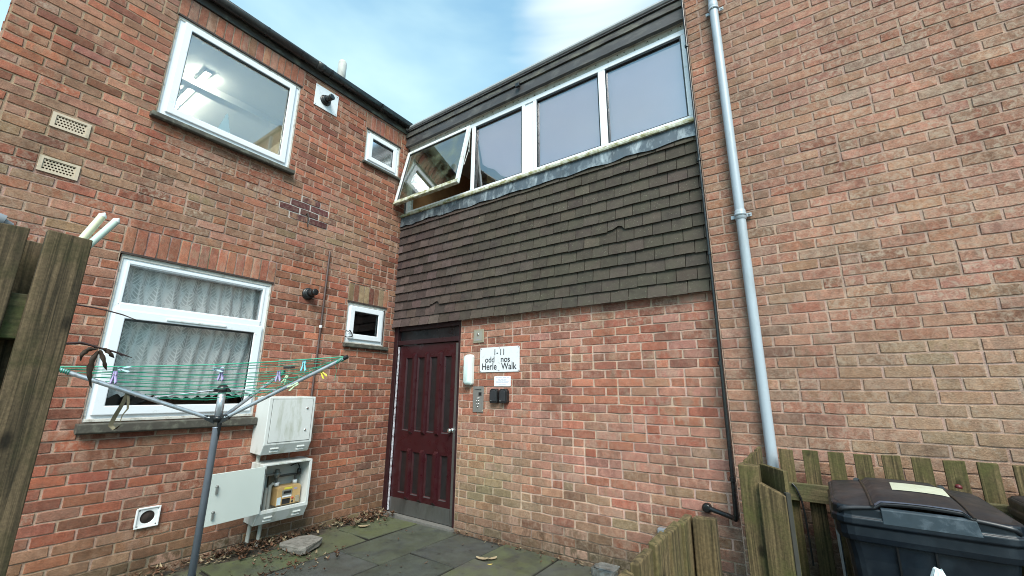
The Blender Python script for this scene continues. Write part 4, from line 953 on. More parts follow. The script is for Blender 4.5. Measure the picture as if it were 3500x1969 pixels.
# ------------------------------------------------------------------ things fixed to the middle wall
def text(body, size, parent, mp, u, z, d, m, name='lettering', align='CENTER', wid=1.0):
    cu = bpy.data.curves.new('txt', 'FONT'); cu.body = body; cu.size = size; cu.align_x = align; cu.extrude = .0006; cu.offset = size*.013; cu.space_character = 1.0
    ob = bpy.data.objects.new('txt', cu); COL.objects.link(ob); dg = bpy.context.evaluated_depsgraph_get()
    me = bpy.data.meshes.new_from_object(ob.evaluated_get(dg)); bpy.data.objects.remove(ob)
    off = Vector((0, 0, 0)); p = parent
    while p is not None: off += p.location; p = p.parent
    for v in me.vertices: v.co = Vector(mp(u+v.co.x*wid, z+v.co.y, d+v.co.z))-off
    me.materials.clear(); me.materials.append(m)
    o = bpy.data.objects.new(name, me); COL.objects.link(o); o.parent = parent; return o
t = thing('name_sign', 'white sign plate reading 1-11 odd nos. Herle Walk beside the entrance door', 'sign', (1.717, 0, 1.6))
def rrect(u0, u1, z0, z1, r, n=5):
    pts = []
    for cx, cz, a0 in ((u1-r, z0+r, -PI/2), (u1-r, z1-r, 0), (u0+r, z1-r, PI/2), (u0+r, z0+r, PI)):
        pts += [(cx+r*math.cos(a0+PI/2*k/n), cz+r*math.sin(a0+PI/2*k/n)) for k in range(n+1)]
    return pts
mb = MB(); mb.prism([MBk(u, z, .009) for u, z in rrect(1.458, 1.976, 1.600, 1.862, .014)], (0, -.004, 0)); mb.build('plate', SIGNW, t)
text('1-', .092, t, MBk, 1.672, 1.776, .0135, INK, wid=.86); text('11', .092, t, MBk, 1.757, 1.776, .0135, INK, wid=.86)
text('odd', .088, t, MBk, 1.593, 1.702, .0135, INK, wid=.95); text('nos', .088, t, MBk, 1.798, 1.702, .0135, INK, wid=.98); text('.', .07, t, MBk, 1.884, 1.703, .0135, INKG)
text('Herle', .098, t, MBk, 1.586, 1.626, .0135, INK, wid=.90); text('Walk', .098, t, MBk, 1.842, 1.626, .0135, INK, wid=.90)
mb = MB(); mb.pbox(MBk, 1.682, 1.722, 1.617, 1.621, .0128, .0138); mb.build('scratch', INKG, t)
for u, z in ((1.472, 1.612), (1.717, 1.613), (1.962, 1.612), (1.472, 1.850), (1.717, 1.851), (1.962, 1.850)):
    mb = MB(); mb.lathe(MBk(u, z, .013), (0, -1, 0), [(0, .006), (.003, .004)], 8); mb.build('screw', P('rust_screw', (.14, .06, .04), .7), t)
t = thing('key_switch', 'square dull brass switch plate above the name sign', 'switch', (1.428, 0, 1.922))
mb = MB(); mb.pbox(MBk, 1.355, 1.502, 1.922, 2.071, .008, .016); mb.build('surround', BRASS, t, bevel=.003)
mb = MB(); mb.pbox(MBk, 1.372, 1.484, 1.942, 2.054, .016, .019); mb.build('face_plate', P('plate_grey', (.30, .29, .25), .5, .2, var=.1), t, bevel=.001)
mb = MB(); mb.lathe(MBk(1.428, 2.012, .019), (0, -1, 0), [(0, .014), (.006, .013), (.007, .009)], 14); mb.build('lock', CHROME, t)
mb = MB(); mb.pbox(MBk, 1.40, 1.455, 1.958, 1.962, .0188, .0196); mb.pbox(MBk, 1.405, 1.42, 1.975, 1.979, .0188, .0196); mb.build('print', INKG, t)
t = thing('bulkhead_lamp', 'unlit white oblong bulkhead lamp between the door and the sign', 'lamp', (1.32, 0, 1.46))
mb = MB(); mb.prism([MBk(u, z, .006) for u, z in rrect(1.268, 1.374, 1.462, 1.795, .03)], (0, -.042, 0)); mb.build('base', LAMPW, t, bevel=.005)
mb = MB(); A = rrect(1.272, 1.371, 1.466, 1.792, .03, 6); B_ = rrect(1.282, 1.362, 1.476, 1.782, .032, 6); C_ = rrect(1.294, 1.350, 1.49, 1.768, .026, 6); n = len(A)
vs = [MBk(*p, .050) for p in A]+[MBk(*p, .082) for p in B_]+[MBk(*p, .091) for p in C_]
mb.add(vs, [(k, (k+1) % n, n+(k+1) % n, n+k) for k in range(n)]+[(n+k, n+(k+1) % n, 2*n+(k+1) % n, 2*n+k) for k in range(n)]+[tuple(range(2*n, 3*n))], 0, True); mb.build('diffuser', LAMPD, t)
t = thing('intercom_panel', 'grey steel intercom panel with seven round buttons beside the door', 'intercom', (1.444, 0, 1.183))
mb = MB(); mb.pbox(MBk, 1.374, 1.517, 1.183, 1.451, .006, .016); mb.build('face_plate', P('intercom_steel', (.26, .25, .235), .45, .5, var=.12, scale=30), t, bevel=.003)
mb = MB(); mb.pbox(MBk, 1.452, 1.492, 1.355, 1.390, .0155, .0175); mb.build('display', BLACKP, t)
for k in range(5):
    mb = MB(); mb.pbox(MBk, 1.396+.016*k, 1.408+.016*k, 1.412, 1.424, .0155, .0166); mb.build('speaker_slot', INK, t)
mb = MB(); mb.pbox(MBk, 1.465, 1.488, 1.410, 1.426, .0155, .0168); mb.build('badge', P('dark_green', (.03, .06, .045), .5), t)
for u, z in ((1.432, 1.325), (1.456, 1.327), (1.430, 1.298), (1.456, 1.300), (1.432, 1.266), (1.456, 1.268), (1.446, 1.238)):
    mb = MB(); mb.lathe(MBk(u, z, .016), (0, -1, 0), [(0, .0085), (.006, .008), (.008, .005)], 12); mb.build('button', CHROME, t)
for lab, u0 in (('black key safe under the small notice, nearest the intercom', 1.628), ('black key safe under the small notice, farthest from the door', 1.748)):
    t = thing('key_safe', lab, 'key safe', (u0+.05, 0, 1.283), 'black key safes under the notice'); u1 = u0+.100
    mb = MB(); mb.prism([MBk(u, z, .006) for u, z in [(u0, 1.292), (u0+.008, 1.283), (u1-.008, 1.283), (u1, 1.292), (u1, 1.405), (u1-.02, 1.428), (u0+.02, 1.428), (u0, 1.405)]], (0, -.050, 0)); mb.build('case', BLACKP, t, bevel=.008)
    mb = MB(); mb.prism([MBk(u, z, .055) for u, z in [(u0+.014, 1.300), (u1-.014, 1.300), (u1-.014, 1.395), (u1-.03, 1.412), (u0+.03, 1.412), (u0+.014, 1.395)]], (0, -.007, 0)); mb.build('cover', P('black_rubber', (.022, .023, .026), .55), t, bevel=.004)
    mb = MB(); mb.pbox(MBk, u0+.018, u0+.034, 1.303, 1.311, .061, .065); mb.build('catch', GREYMET, t)
t = thing('notice', 'small white printed notice screwed to the wall under the name sign', 'notice', (1.76, 0, 1.453))
mb = MB(); mb.prism([MBk(u, z, .008) for u, z in rrect(1.655, 1.866, 1.453, 1.556, .008)], (0, -.003, 0)); mb.build('plate', PAPER, t)
mb = MB()
for z, segs in ((1.541, [(.02, .05), (.055, .10), (.112, .155), (.165, .19)]), (1.521, [(.05, .08), (.085, .12), (.125, .16)]), (1.513, [(.055, .095), (.10, .15)]), (1.499, [(.02, .06), (.066, .12), (.126, .19)]), (1.491, [(.03, .09), (.095, .18)]), (1.474, [(.06, .10), (.105, .15)]), (1.466, [(.055, .09), (.095, .155)])):
    for a, b in segs:
        x = a
        while x < b: wv = R.uniform(.003, .006); mb.pbox(MBk, 1.655+x, 1.655+min(x+wv, b), z-.0018, z+.0018, .0108, .0114); x += wv+.0014
mb.build('print', INKG, t)
mb = MB(); mb.pbox(MBk, 3.283, 3.368, .27, .392, .006, .055); tag(mb.build('junction_box', GREYPL, bevel=.006), 'small pale grey plastic box low on the brick wall behind the fence', 'box')

# ------------------------------------------------------------------ pipes at the right
t = thing('cable_conduit', 'thin black pipe down the corner of the tiled wall with an elbow at the bottom', 'pipe', (3.86, -.12, .55))
mb = MB(); mb.tube([(3.868, -.122, 6.0), (3.868, -.122, 3.3), (3.866, -.125, 2.0), (3.858, -.118, .83), (3.855, -.115, .60), (3.853, -.11, .565), (3.842, -.09, .552)], [.0095, .0095, .011, .015, .016, .017, .018], 10); mb.build('pipe', PIPEB, t)
mb = MB(); mb.tube([(3.850, -.10, .553), (3.80, -.055, .556), (3.675, -.042, .583)], .017, 10); mb.build('elbow', PIPEB, t)
mb = MB(); mb.lathe((3.652, -.008, .583), (0, -1, 0), [(0, .033), (.03, .033), (.034, .028), (.040, .028), (.042, .020)], 20); mb.build('inlet', PIPEB, t)
for z in (4.46, 3.31, 2.48, 1.62, .815):
    mb = MB(); mb.tube([(3.866 if z > 2 else 3.858, -.123, z-.012), (3.866 if z > 2 else 3.858, -.123, z+.012)], .0165 if z > 1 else .021, 10); mb.build('clip', PIPEB, t)
t = thing('downpipe', 'pale blue grey round drainpipe with a clamp on the right brick wall', 'drainpipe', (4.12, -.16, 0))
mb = MB(); mb.tube([(4.118, -.158, 6.5), (4.118, -.158, 2.75), (4.120, -.158, 0.0)], .034, 20); mb.build('pipe', PIPEG, t)
for z in (2.765, 4.74): mb = MB(); mb.lathe((4.119, -.158, z-.07), (0, 0, 1), [(0, .034), (.004, .0385), (.075, .0385), (.08, .034)], 20); mb.build('socket', PIPEG, t)
for z in (2.735, 4.68):
    mb = MB(); mb.lathe((4.119, -.158, z-.010), (0, 0, 1), [(0, .0385), (.0, .041), (.022, .041), (.022, .0385)], 20); mb.box(4.155, 4.192, -.135, -.122, z-.014, z+.014); mb.box(4.05, 4.085, -.135, -.122, z-.014, z+.014); c = mb.build('clamp', PIPEG, t)
    mb = MB(); mb.lathe((4.178, -.136, z), (0, -1, 0), [(0, .008), (.004, .007)], 10); mb.build('screw', GREYMET, c)

# ------------------------------------------------------------------ fences
def board(parent, x0, x1, y0, y1, z0, z1, m, name='board', tilt=0, bevel=.003):
    mb = MB(); mb.box(x0, x1, y0, y1, z0, z1)
    for i in range(4, 8):
        x, y, z = mb.v[i]; mb.v[i] = (x+tilt, y+R.uniform(-.001, .001), z+R.uniform(-.004, .004))
    return mb.build(name, m, parent, bevel=bevel)
t = thing('wooden_fence', 'tall weathered board fence at the left edge, dark brown with green algae', 'fence', (2.58, -4.4, 0))
y = -3.357; k = 0
while y > -5.6:
    board(t, 2.578, 2.60, y-.100, y, .02, 1.852+R.uniform(-.006, .006)-(.004 if k else 0), M_WOODL)
    y -= .141+(-.008 if k == 0 else R.uniform(-.004, .004)); k += 1
y = -3.440
while y > -5.6: board(t, 2.488, 2.510, y-.105, y, .02, 1.842+R.uniform(-.006, .006), M_WOODL); y -= .142
for z0 in (1.535, .85, .18): board(t, 2.511, 2.577, -5.7, -3.375, z0, z0+.13, M_WOODLY, 'rail')
mb = MB()

FZ = 1.06
tb = thing('picket_fence', 'low picket fence of green stained boards along the right brick wall behind the bin', 'fence', (4.9, -.26, 0))
xs = [4.168+.128*k for k in range(0, 34)]
for i, x in enumerate(xs): board(tb, x, x+R.uniform(.078, .086), -.262, -.243, .05, FZ-.002+R.uniform(-.004, .004), M_WOODR, 'picket', R.uniform(-.002, .002))
for z0 in (.765, .22): board(tb, 4.115, 8.6, -.312, -.264, z0, z0+.10, M_WOODRX, 'rail')
tc_ = thing('picket_fence', 'short run of green boards between the gate post and the drainpipe', 'fence', (4.06, -.7, 0))
for i in range(7):
    y = -.27-.126*i; board(tc_, 4.054, 4.074, y-.092, y, .04, FZ+R.uniform(-.004, .006), M_WOODR, 'picket')
for z0 in (.78, .25): board(tc_, 4.075, 4.12, -1.10, -.30, z0, z0+.095, M_WOODRY, 'rail')
tp = thing('gate_post', 'square green stained gate post in front of the drainpipe', 'post', (4.1, -1.2, 0))
board(tp, 4.056, 4.142, -1.195, -1.110, -.05, FZ+.004, M_WOODR, 'post', 0, .004)
tg = thing('garden_gate', 'mossy wooden gate standing open against the gate post', 'gate', (4.2, -1.16, 0))
def dboard(parent, p0, p1, z0, z1, th, m, name, drop=0):
    a = Vector((*p0, 0)); b = Vector((*p1, 0)); d = (b-a).normalized(); nn = Vector((d.y, -d.x, 0))*th
    mb = MB(); vs = [a, b, b+nn, a+nn]
    mb.add([(v.x, v.y, z0) for v in vs]+[(v.x, v.y, z1-(drop if i in (1, 2) else 0)) for i, v in enumerate(vs)], [(0, 3, 2, 1), (4, 5, 6, 7), (0, 1, 5, 4), (1, 2, 6, 5), (2, 3, 7, 6), (3, 0, 4, 7)])
    return mb.build(name, m, parent, bevel=.003)
dboard(tg, (4.150, -1.03), (4.262, -1.205), .06, 1.058, .022, M_WOODR, 'picket')
dboard(tg, (4.300, -.99), (4.36, -1.085), .06, 1.05, .022, M_WOODR, 'picket') if False else None
dboard(tg, (4.144, -1.198), (4.246, -1.222), .04, 1.0, .032, M_WOODR, 'stile', .044)
dboard(tg, (4.252, -1.215), (4.262, -1.232), .06, .97, .02, P('dark_edge', (.03, .028, .022), .8), 'edge_batten')
dboard(tg, (4.16, -1.06), (4.24, -1.19), .84, .90, .04, M_WOODRY, 'rail')
ta = thing('picket_fence', 'low stepped looking run of green boards beside the path in the near foreground', 'fence', (4.07, -3.0, 0))
board(ta, 4.078, 4.137, -2.265, -2.225, -.05, FZ+.002, M_WOODR, 'post', 0, .003)
for i in range(10):
    y = -2.235-.122*i; board(ta, 4.052, 4.072, y-.094, y, .04, FZ+.004+R.uniform(-.006, .006), M_WOODR, 'picket')
for z0 in (.78, .25): board(ta, 4.073, 4.115, -3.45, -2.27, z0, z0+.095, M_WOODRY, 'rail')
mb = MB(); mb.tube([(4.222, -.318, .862), (4.240, -.325, .84), (4.258, -.32, .78), (4.266, -.318, .70), (4.272, -.318, .42)], .0055, 7); tag(mb.build('loose_cable', BLACKP), 'black cable end hanging from the fence rail beside the bin', 'cable')

# ------------------------------------------------------------------ wheelie bin
def wheelie_bin(label, ox, oy, rz, group):
    t = thing('wheelie_bin', label, 'bin', (0, 0, 0), group)
    W, D = .60, .66; H = .915
    def lp(w, d, z, r=.05, n=4, cy=0):
        pts = []
        for cx, cy_, a0 in ((w/2-r, -d/2+r, -PI/2), (w/2-r, d/2-r, 0), (-w/2+r, d/2-r, PI/2), (-w/2+r, -d/2+r, PI)):
            pts += [(cx+r*math.cos(a0+PI/2*k/n), cy+cy_+r*math.sin(a0+PI/2*k/n), z) for k in range(n+1)]
        return pts
    def loft(mb, loops, cap0=True, cap1=True, mi=0):
        n = len(loops[0]); vs = [p for l in loops for p in l]
        fs = [(i*n+k, i*n+(k+1) % n, (i+1)*n+(k+1) % n, (i+1)*n+k) for i in range(len(loops)-1) for k in range(n)]
        if cap0: fs.append(tuple(range(n))[::-1])
        if cap1: fs.append(tuple((len(loops)-1)*n+k for k in range(n)))
        mb.add(vs, fs, mi, False)
    mb = MB(); loft(mb, [lp(.46, .50, .03, .05), lp(.485, .535, .25, .05), lp(.525, .60, .70, .05), lp(.545, .62, .785, .05)]); b = mb.build('body', BIN, t, bevel=.004)
    for x in (-.10, .02): 
        mb = MB(); mb.add([(x, -.272, .2), (x+.006, -.274, .2), (x+.007, -.322, .775), (x, -.320, .775), (x, -.26, .2), (x+.006, -.26, .2), (x+.007, -.30, .775), (x, -.30, .775)], [(0, 1, 2, 3), (0, 4, 5, 1), (3, 2, 6, 7), (0, 3, 7, 4), (1, 5, 6, 2)]); mb.build('seam', BLACKP, b)
    mb = MB()
    loft(mb, [lp(.545, .615, .77, .06), lp(.585, .650, .775, .07), lp(.600, .664, .800, .07), lp(.600, .664, .838, .07), lp(.622, .684, .846, .075), lp(.622, .684, .872, .075), lp(.606, .668, .878, .07), lp(.606, .668, .912, .07), lp(.59, .65, .918, .065)])
    mb.build('rim', BIN, t, bevel=.004)
    # lid: shallow dome with a raised centre panel, overhanging front lip that bows upward
    nx, ny = 28, 16; vs = []
    def lid(u, v):     # u -1..1 across, v 0 back .. 1 front
        x = u*.300*(1-.06*max(0, abs(u)-.8)*5*(v > .85)); y = .30-.645*v
        z = .922+.034*(1-abs(u)**2.0)*(.55+.45*math.sin(PI*min(1, v*1.05)))
        if abs(u) < .50: z += .017*min(1, (.50-abs(u))/.07)
        z -= .022*max(0, v-.86)/.14
        if v > .93: z += .016*math.cos(u*PI/2*.9)*(v-.93)/.07
        if abs(u) > .93: z -= .012*(abs(u)-.93)/.07
        return x, y, z
    for j in range(ny+1):
        for i in range(nx+1):
            u = -1+2*i/nx; v = j/ny; x, y, z = lid(u, v)
            if j in (0, ny) and abs(u) > .9: y += (.02 if j == ny else -.02)*(abs(u)-.9)/.1
            vs.append((x, y, z))
    m = len(vs); vs += [(x*.985, y*.985+.002, z-.014) for x, y, z in vs]
    fs = [(j*(nx+1)+i, j*(nx+1)+i+1, (j+1)*(nx+1)+i+1, (j+1)*(nx+1)+i) for j in range(ny) for i in range(nx)]
    fs2 = [tuple(m+q for q in f[::-1]) for f in fs]
    bd = [i for i in range(nx+1)]+[(j+1)*(nx+1)+nx for j in range(ny)]+[ny*(nx+1)+i for i in range(nx-1, -1, -1)]+[j*(nx+1) for j in range(ny-1, 0, -1)]
    fs3 = [(bd[k], bd[(k+1) % len(bd)], m+bd[(k+1) % len(bd)], m+bd[k]) for k in range(len(bd))]
    mb = MB(); mb.add(vs, fs+fs2+fs3, 0, True); ld = mb.build('lid', BINLID, t)
    mb = MB(); q = []     # bluish front flash of the raised panel
    for i in range(15):
        u = -.49+.98*i/14; x, y, z = lid(u, .935); x2, y2, z2 = lid(u, .998); q += [(x, y-.001, z+.0035), (x2, y2-.004, z2+.003)]
    mb.add(q, [(2*i, 2*i+1, 2*i+3, 2*i+2) for i in range(14)], 0, True); mb.build('lid_trim', BINTRIM, ld)
    for sx in (-1, 1):     # dark grooves either side of the raised panel
        mb = MB(); pts = [Vector(lid(sx*.52, v))+Vector((0, 0, .002)) for v in [k/10 for k in range(0, 11)]]; mb.tube(pts, .006, 6); mb.build('lid_ridge', BLACKP, ld)
    mb = MB(); q = []
    for j in range(7):
        for i in range(9):
            u = -.20+.64*i/8; v = .34+.32*j/6; x, y, z = lid(u, v); q.append((x+.012*(1-j/6), y, z+.0022))
    mb.add(q, [(j*9+i, j*9+i+1, (j+1)*9+i+1, (j+1)*9+i) for j in range(6) for i in range(8)], 0, True); mb.build('sticker', STICKER, ld)
    mb = MB(); mb.add([(-.13, -.343, .862), (.17, -.343, .862), (.16, -.343, .918), (-.13, -.343, .918), (-.13, -.33, .862), (.17, -.33, .862), (.16, -.33, .925), (-.13, -.33, .925)], [(0, 1, 2, 3), (3, 2, 6, 7), (0, 3, 7, 4), (1, 5, 6, 2)]); mb.build('grip_recess', P('bin_scuffed', (.028, .042, .055), .5, var=.4, scale=20, dirt=(.08, .10, .12), dirt_amt=.3, dirt_scale=20), t, bevel=.003)
    for sx in (-.17, .17): mb = MB(); mb.tube([(sx, .29, .935), (sx, .325, .925), (sx, .335, .88)], .016, 8); mb.build('hinge', BLACKP, t)
    mb = MB(); mb.tube([(-.26, .375, .86), (.26, .375, .86)], .015, 10); mb.build('handle', BLACKP, t)
    for sx in (-.265, .265):
        mb = MB(); mb.lathe((sx-.02, .24, .10), (1, 0, 0), [(0, .09), (.008, .10), (.04, .10), (.048, .09)], 20); wl = mb.build('wheel', BLACKP, t)
    t.location = (ox, oy, 0); t.rotation_euler = (0, 0, rz); return t
wheelie_bin('blue black wheelie bin with a brown grey lid and faded cream sticker', 4.707, -.735, 0.0, 'wheelie bins behind the fence')
wheelie_bin('black wheelie bin cut off at the right edge of the photo', 5.43, -.66, .05, 'wheelie bins behind the fence')
mb = MB(); mb.lathe((4.925, -.55, .960), (0.2, 0, 1), [(0, .014), (.012, .013), (.018, .006)], 10); tag(mb.build('bottle_cap', P('dark_red', (.10, .012, .014), .4)), 'small dark red cap lying on the bin lid', 'cap')
mb = MB(); mb.prism([(4.415, -.52, .1), (4.425, -.54, .1), (4.418, -.54, .78), (4.404, -.52, .78)], (.006, .02, 0)); tag(mb.build('pale_strip', PIPEG, bevel=.002), 'pale plastic strip standing between the bin and the fence', 'strip')
# white bag
mb = MB(); n = 16; loops = []
for z, r in ((.0, .13), (.06, .19), (.2, .21), (.35, .19), (.47, .14), (.60, .085), (.71, .05), (.785, .014)):
    loops.append([(4.69+(r+R.uniform(-.02, .02)*min(1, r*8))*math.cos(2*PI*k/n)*.9, -1.33+(r+R.uniform(-.02, .02)*min(1, r*8))*math.sin(2*PI*k/n)*.8, z+R.uniform(-.012, .012)*(z > 0)) for k in range(n)])
mb.add([p for l in loops for p in l], [(i*n+k, i*n+(k+1) % n, (i+1)*n+(k+1) % n, (i+1)*n+k) for i in range(len(loops)-1) for k in range(n)]+[tuple(range(n))[::-1], tuple((len(loops)-1)*n+k for k in range(n))]); tag(mb.build('plastic_bag', BAGW), 'crumpled pale plastic bag standing in front of the bin', 'bag')

# ------------------------------------------------------------------ rotary airer
HB = Vector((1.102, -2.336, 1.205)); TIPS = [Vector((.921, -3.111, 1.503)), Vector((1.75, -1.87, 1.615)), Vector((.632, -1.711, 1.539))]
t = thing('rotary_airer', 'rotary clothes airer with a grey pole and raised arms strung with green line', 'clothes airer', (1.102, -2.336, 0))
mb = MB(); mb.lathe((1.102, -2.336, -.05), (0, 0, 1), [(0, .021), (1.20, .021), (1.205, .024)], 18); mb.build('pole', ALU, t)
mb = MB(); mb.lathe((1.102, -2.336, .275), (0, 0, 1), [(0, .0222), (.006, .0222)], 18); mb.build('joint_ring', BLACKP, t)
mb = MB(); mb.lathe((1.102, -2.336, 1.20), (0, 0, 1), [(0, .0235), (.19, .0235)], 18); mb.build('sleeve', ALU_L, t)
mb = MB(); mb.lathe((1.102, -2.336, 1.185), (0, 0, 1), [(0, .026), (.02, .034), (.035, .034), (.04, .026)], 18)
for a in TIPS:
    d = (a-HB); d.z = 0; d.normalize(); s_ = Vector((-d.y, d.x, 0)); p = HB+d*.02
    mb.prism([tuple(p+s_*.012+Vector((0, 0, -.03))), tuple(p+d*.055+s_*.012+Vector((0, 0, .0))), tuple(p+d*.06+s_*.012+Vector((0, 0, .028))), tuple(p+s_*.012+Vector((0, 0, .025)))], tuple(s_*-.024))
mb.prism([(1.125, -2.345, 1.18), (1.132, -2.330, 1.18), (1.118, -2.330, 1.07), (1.112, -2.340, 1.07)], (.0, .012, 0))
mb.build('hub', BLACKP, t)
for a in TIPS:
    d = (a-HB).normalized(); sd = Vector((-d.y, d.x, 0)).normalized()*.013
    for k in (1, -1):
        pass
    mb = MB(); mb.tube([HB+Vector((d.x, d.y, 0))*.05+Vector((0, 0, .008)), a], .0125, 12); ar = mb.build('arm', ALU_L, t)
    mb = MB(); mb.tube([a, a+d*.03], .0145, 12); mb.build('end_cap', BLACKP, ar)
    for q in [.42, .5, .58, .66, .74, .82, .90]:
        mb = MB(); p = HB.lerp(a, q); mb.lathe(p, (0, 0, 1), [(-.014, .004), (.015, .004)], 6); mb.build('line_eyelet', P('eyelet', (.03, .14, .10), .5), ar)
    mb = MB(); mb.tube([HB+Vector((0, 0, .195)), HB.lerp(a, .45)+Vector((0, 0, .008))], .0045, 7); mb.build('strut', ALU_L, t)
    p = HB+Vector((d.x, d.y, 0))*.055+Vector((0, 0, .012)); s2 = sd.normalized()
    mb = MB(); mb.lathe(p-s2*.015, s2, [(0, .006), (.03, .006)], 8); mb.build('rivet', CHROME, t)
mb = MB(); mb.lathe((1.102, -2.336, 1.385), (0, 0, 1), [(0, .036), (.012, .038), (.03, .032), (.042, .020), (.044, .008)], 16)
for a in TIPS:
    d = (a-HB); d.z = 0; d.normalize(); p = HB+d*.04+Vector((0, 0, .188)); mb.box(p.x-.012, p.x+.012, p.y-.012, p.y+.012, p.z-.012, p.z+.012)
mb.build('top_cap', BLACKP, t, bevel=.003)
for q in [.42, .50, .58, .66, .74, .82, .90, .96]:
    mb = MB(); c = [HB.lerp(a, q)+Vector((0, 0, .013)) for a in TIPS]
    for k in range(3):
        a, b = c[k], c[(k+1) % 3]; mid = (a+b)/2-Vector((0, 0, .010+.010*q+R.uniform(0, .012))); mb.tube([a, a.lerp(mid, .5)-Vector((0, 0, .003)), mid, mid.lerp(b, .5)-Vector((0, 0, .003)), b], .0024, 5, cap=False)
    mb.build('line', LINEG, t)
mb = MB(); c = [a+Vector((0, 0, .012)) for a in TIPS]; mb.tube([c[0].lerp(c[1], k/8)-Vector((0, 0, .02*math.sin(PI*k/8))) for k in range(9)], .0042, 6); mb.build('line', LINEG, t)
for a in TIPS:
    d = (a-HB).normalized(); mb = MB(); p = a-d*.05; x = d.cross(Vector((0, 0, 1))).normalized(); y = d.cross(x)
    mb.tube([p+d*(.05*k/40)+(x*math.cos(k*.8)+y*math.sin(k*.8))*(.015+.004*math.sin(k*1.7)) for k in range(41)], .0025, 5); mb.build('line_knot', LINEG, t)
mb = MB(); mb.tube([TIPS[1]-Vector((.05, .03, .02)), TIPS[1]+Vector((-.04, -.02, -.09)), TIPS[1]+Vector((-.045, -.022, -.15))], .0016, 5); mb.build('loose_end', LINEG, t)

def peg(label, p, m, ang=0, tilt=0, s=1.0):
    t = thing('clothes_peg', label, 'clothes peg', p, 'plastic pegs on the clothes line')
    c, sn = math.cos(ang), math.sin(ang)
    for k, sg in enumerate((1, -1)):
        prof = [(.002, .020), (.010, .018), (.0115, .0), (.008, -.008), (.012, -.020), (.019, -.045), (.012, -.056), (.007, -.040), (.0025, -.014), (.003, -.004), (.001, .006)]
        mb = MB(); pts = []
        for a, z in prof:
            x = sg*a*s; z = z*s; x, z = x*math.cos(tilt)-z*math.sin(tilt), x*math.sin(tilt)+z*math.cos(tilt)
            pts.append((p[0]+c*x-sn*.006*s, p[1]+sn*x+c*.006*s, p[2]+z))
        mb.prism(pts, (sn*.012*s, -c*.012*s, 0)); mb.build('jaw', m, t, bevel=.0015)
    mb = MB(); mb.lathe((p[0], p[1], p[2]), (-sn, c, 0), [(-.007*s, .0045*s), (.007*s, .0045*s)], 8); mb.build('spring', GREYMET, t)
    return t
VA = math.radians(35)
peg('lilac clothes peg on the line near the twig', (1.037, -2.891, 1.480), LILAC, VA)
peg('lilac clothes peg hanging just above the pole cap', (1.318, -2.444, 1.507), LILAC, VA)
peg('lilac clothes peg beside the black line tensioner', (1.480, -2.165, 1.506), LILAC, VA)
peg('pale blue clothes peg near the tip of the right arm', (1.604, -2.068, 1.575), PBLUE, VA)
peg('yellow clothes peg hanging at a slant behind the right arm tip', (1.624, -1.950, 1.525), PYEL, VA, .7)
peg('pale green clothes peg tucked behind the right arm', (1.070, -1.899, 1.490), PGREEN, VA, -.4)
peg('pale green clothes peg swinging below the right arm', (1.615, -2.114, 1.433), PGREEN, VA, -1.0)
peg('pale blue clothes peg lying along the line in front of the net curtain', (1.309, -2.478, 1.525), P('ice_plastic', (.42, .55, .62), .4), VA, 1.5)
peg('pale blue clothes peg lying along the line above the lilac peg', (1.066, -2.875, 1.513), P('ice_plastic2', (.42, .55, .62), .4), VA, 1.5)
tt = thing('line_tensioner', 'black plastic tensioner on the green line right of the window', 'tensioner', (1.531, -2.136, 1.546))
mb = MB(); d = Vector((.56, .83, .04)).normalized(); p = Vector((1.531, -2.136, 1.546)); mb.prism([p-d*.025+Vector((0, 0, -.009)), p-d*.025+Vector((0, 0, .009)), p+d*.025+Vector((0, 0, .009)), p+d*.025+Vector((0, 0, -.009))], (.014, -.009, 0)); mb.build('body', BLACKP, tt, bevel=.002)
mb = MB(); mb.tube([p+d*.025, p+d*.042], .006, 8); mb.build('end', BLACKP, tt)
# dry strip and dead leaves caught on the arm and twigs
mb = MB(); pts = [(.985, -2.807, 1.373), (.985, -2.814, 1.316), (.975, -2.834, 1.242), (.965, -2.845, 1.185), (.97, -2.822, 1.160), (.985, -2.797, 1.195)]; q = []
for i, p in enumerate(pts):
    wv = [.008, .012, .013, .012, .010, .003][i]; q += [(p[0]+.004, p[1]-wv, p[2]), (p[0]-.004, p[1]+wv, p[2]+.004)]
mb.add(q, [(2*i, 2*i+1, 2*i+3, 2*i+2) for i in range(len(pts)-1)], 0, True)
pts = [(.985, -2.800, 1.372), (.99, -2.793, 1.325), (.99, -2.788, 1.280), (.985, -2.805, 1.245), (.98, -2.808, 1.20)]; q = []
for i, p in enumerate(pts):
    wv = [.006, .007, .005, .003, .0015][i]; q += [(p[0], p[1]-wv, p[2]), (p[0], p[1]+wv, p[2])]
mb.add(q, [(2*i, 2*i+1, 2*i+3, 2*i+2) for i in range(len(pts)-1)], 0, True)
tag(mb.build('dried_leaf', STRIP), 'long curled dry leaf hanging from the left arm of the airer', 'leaf')

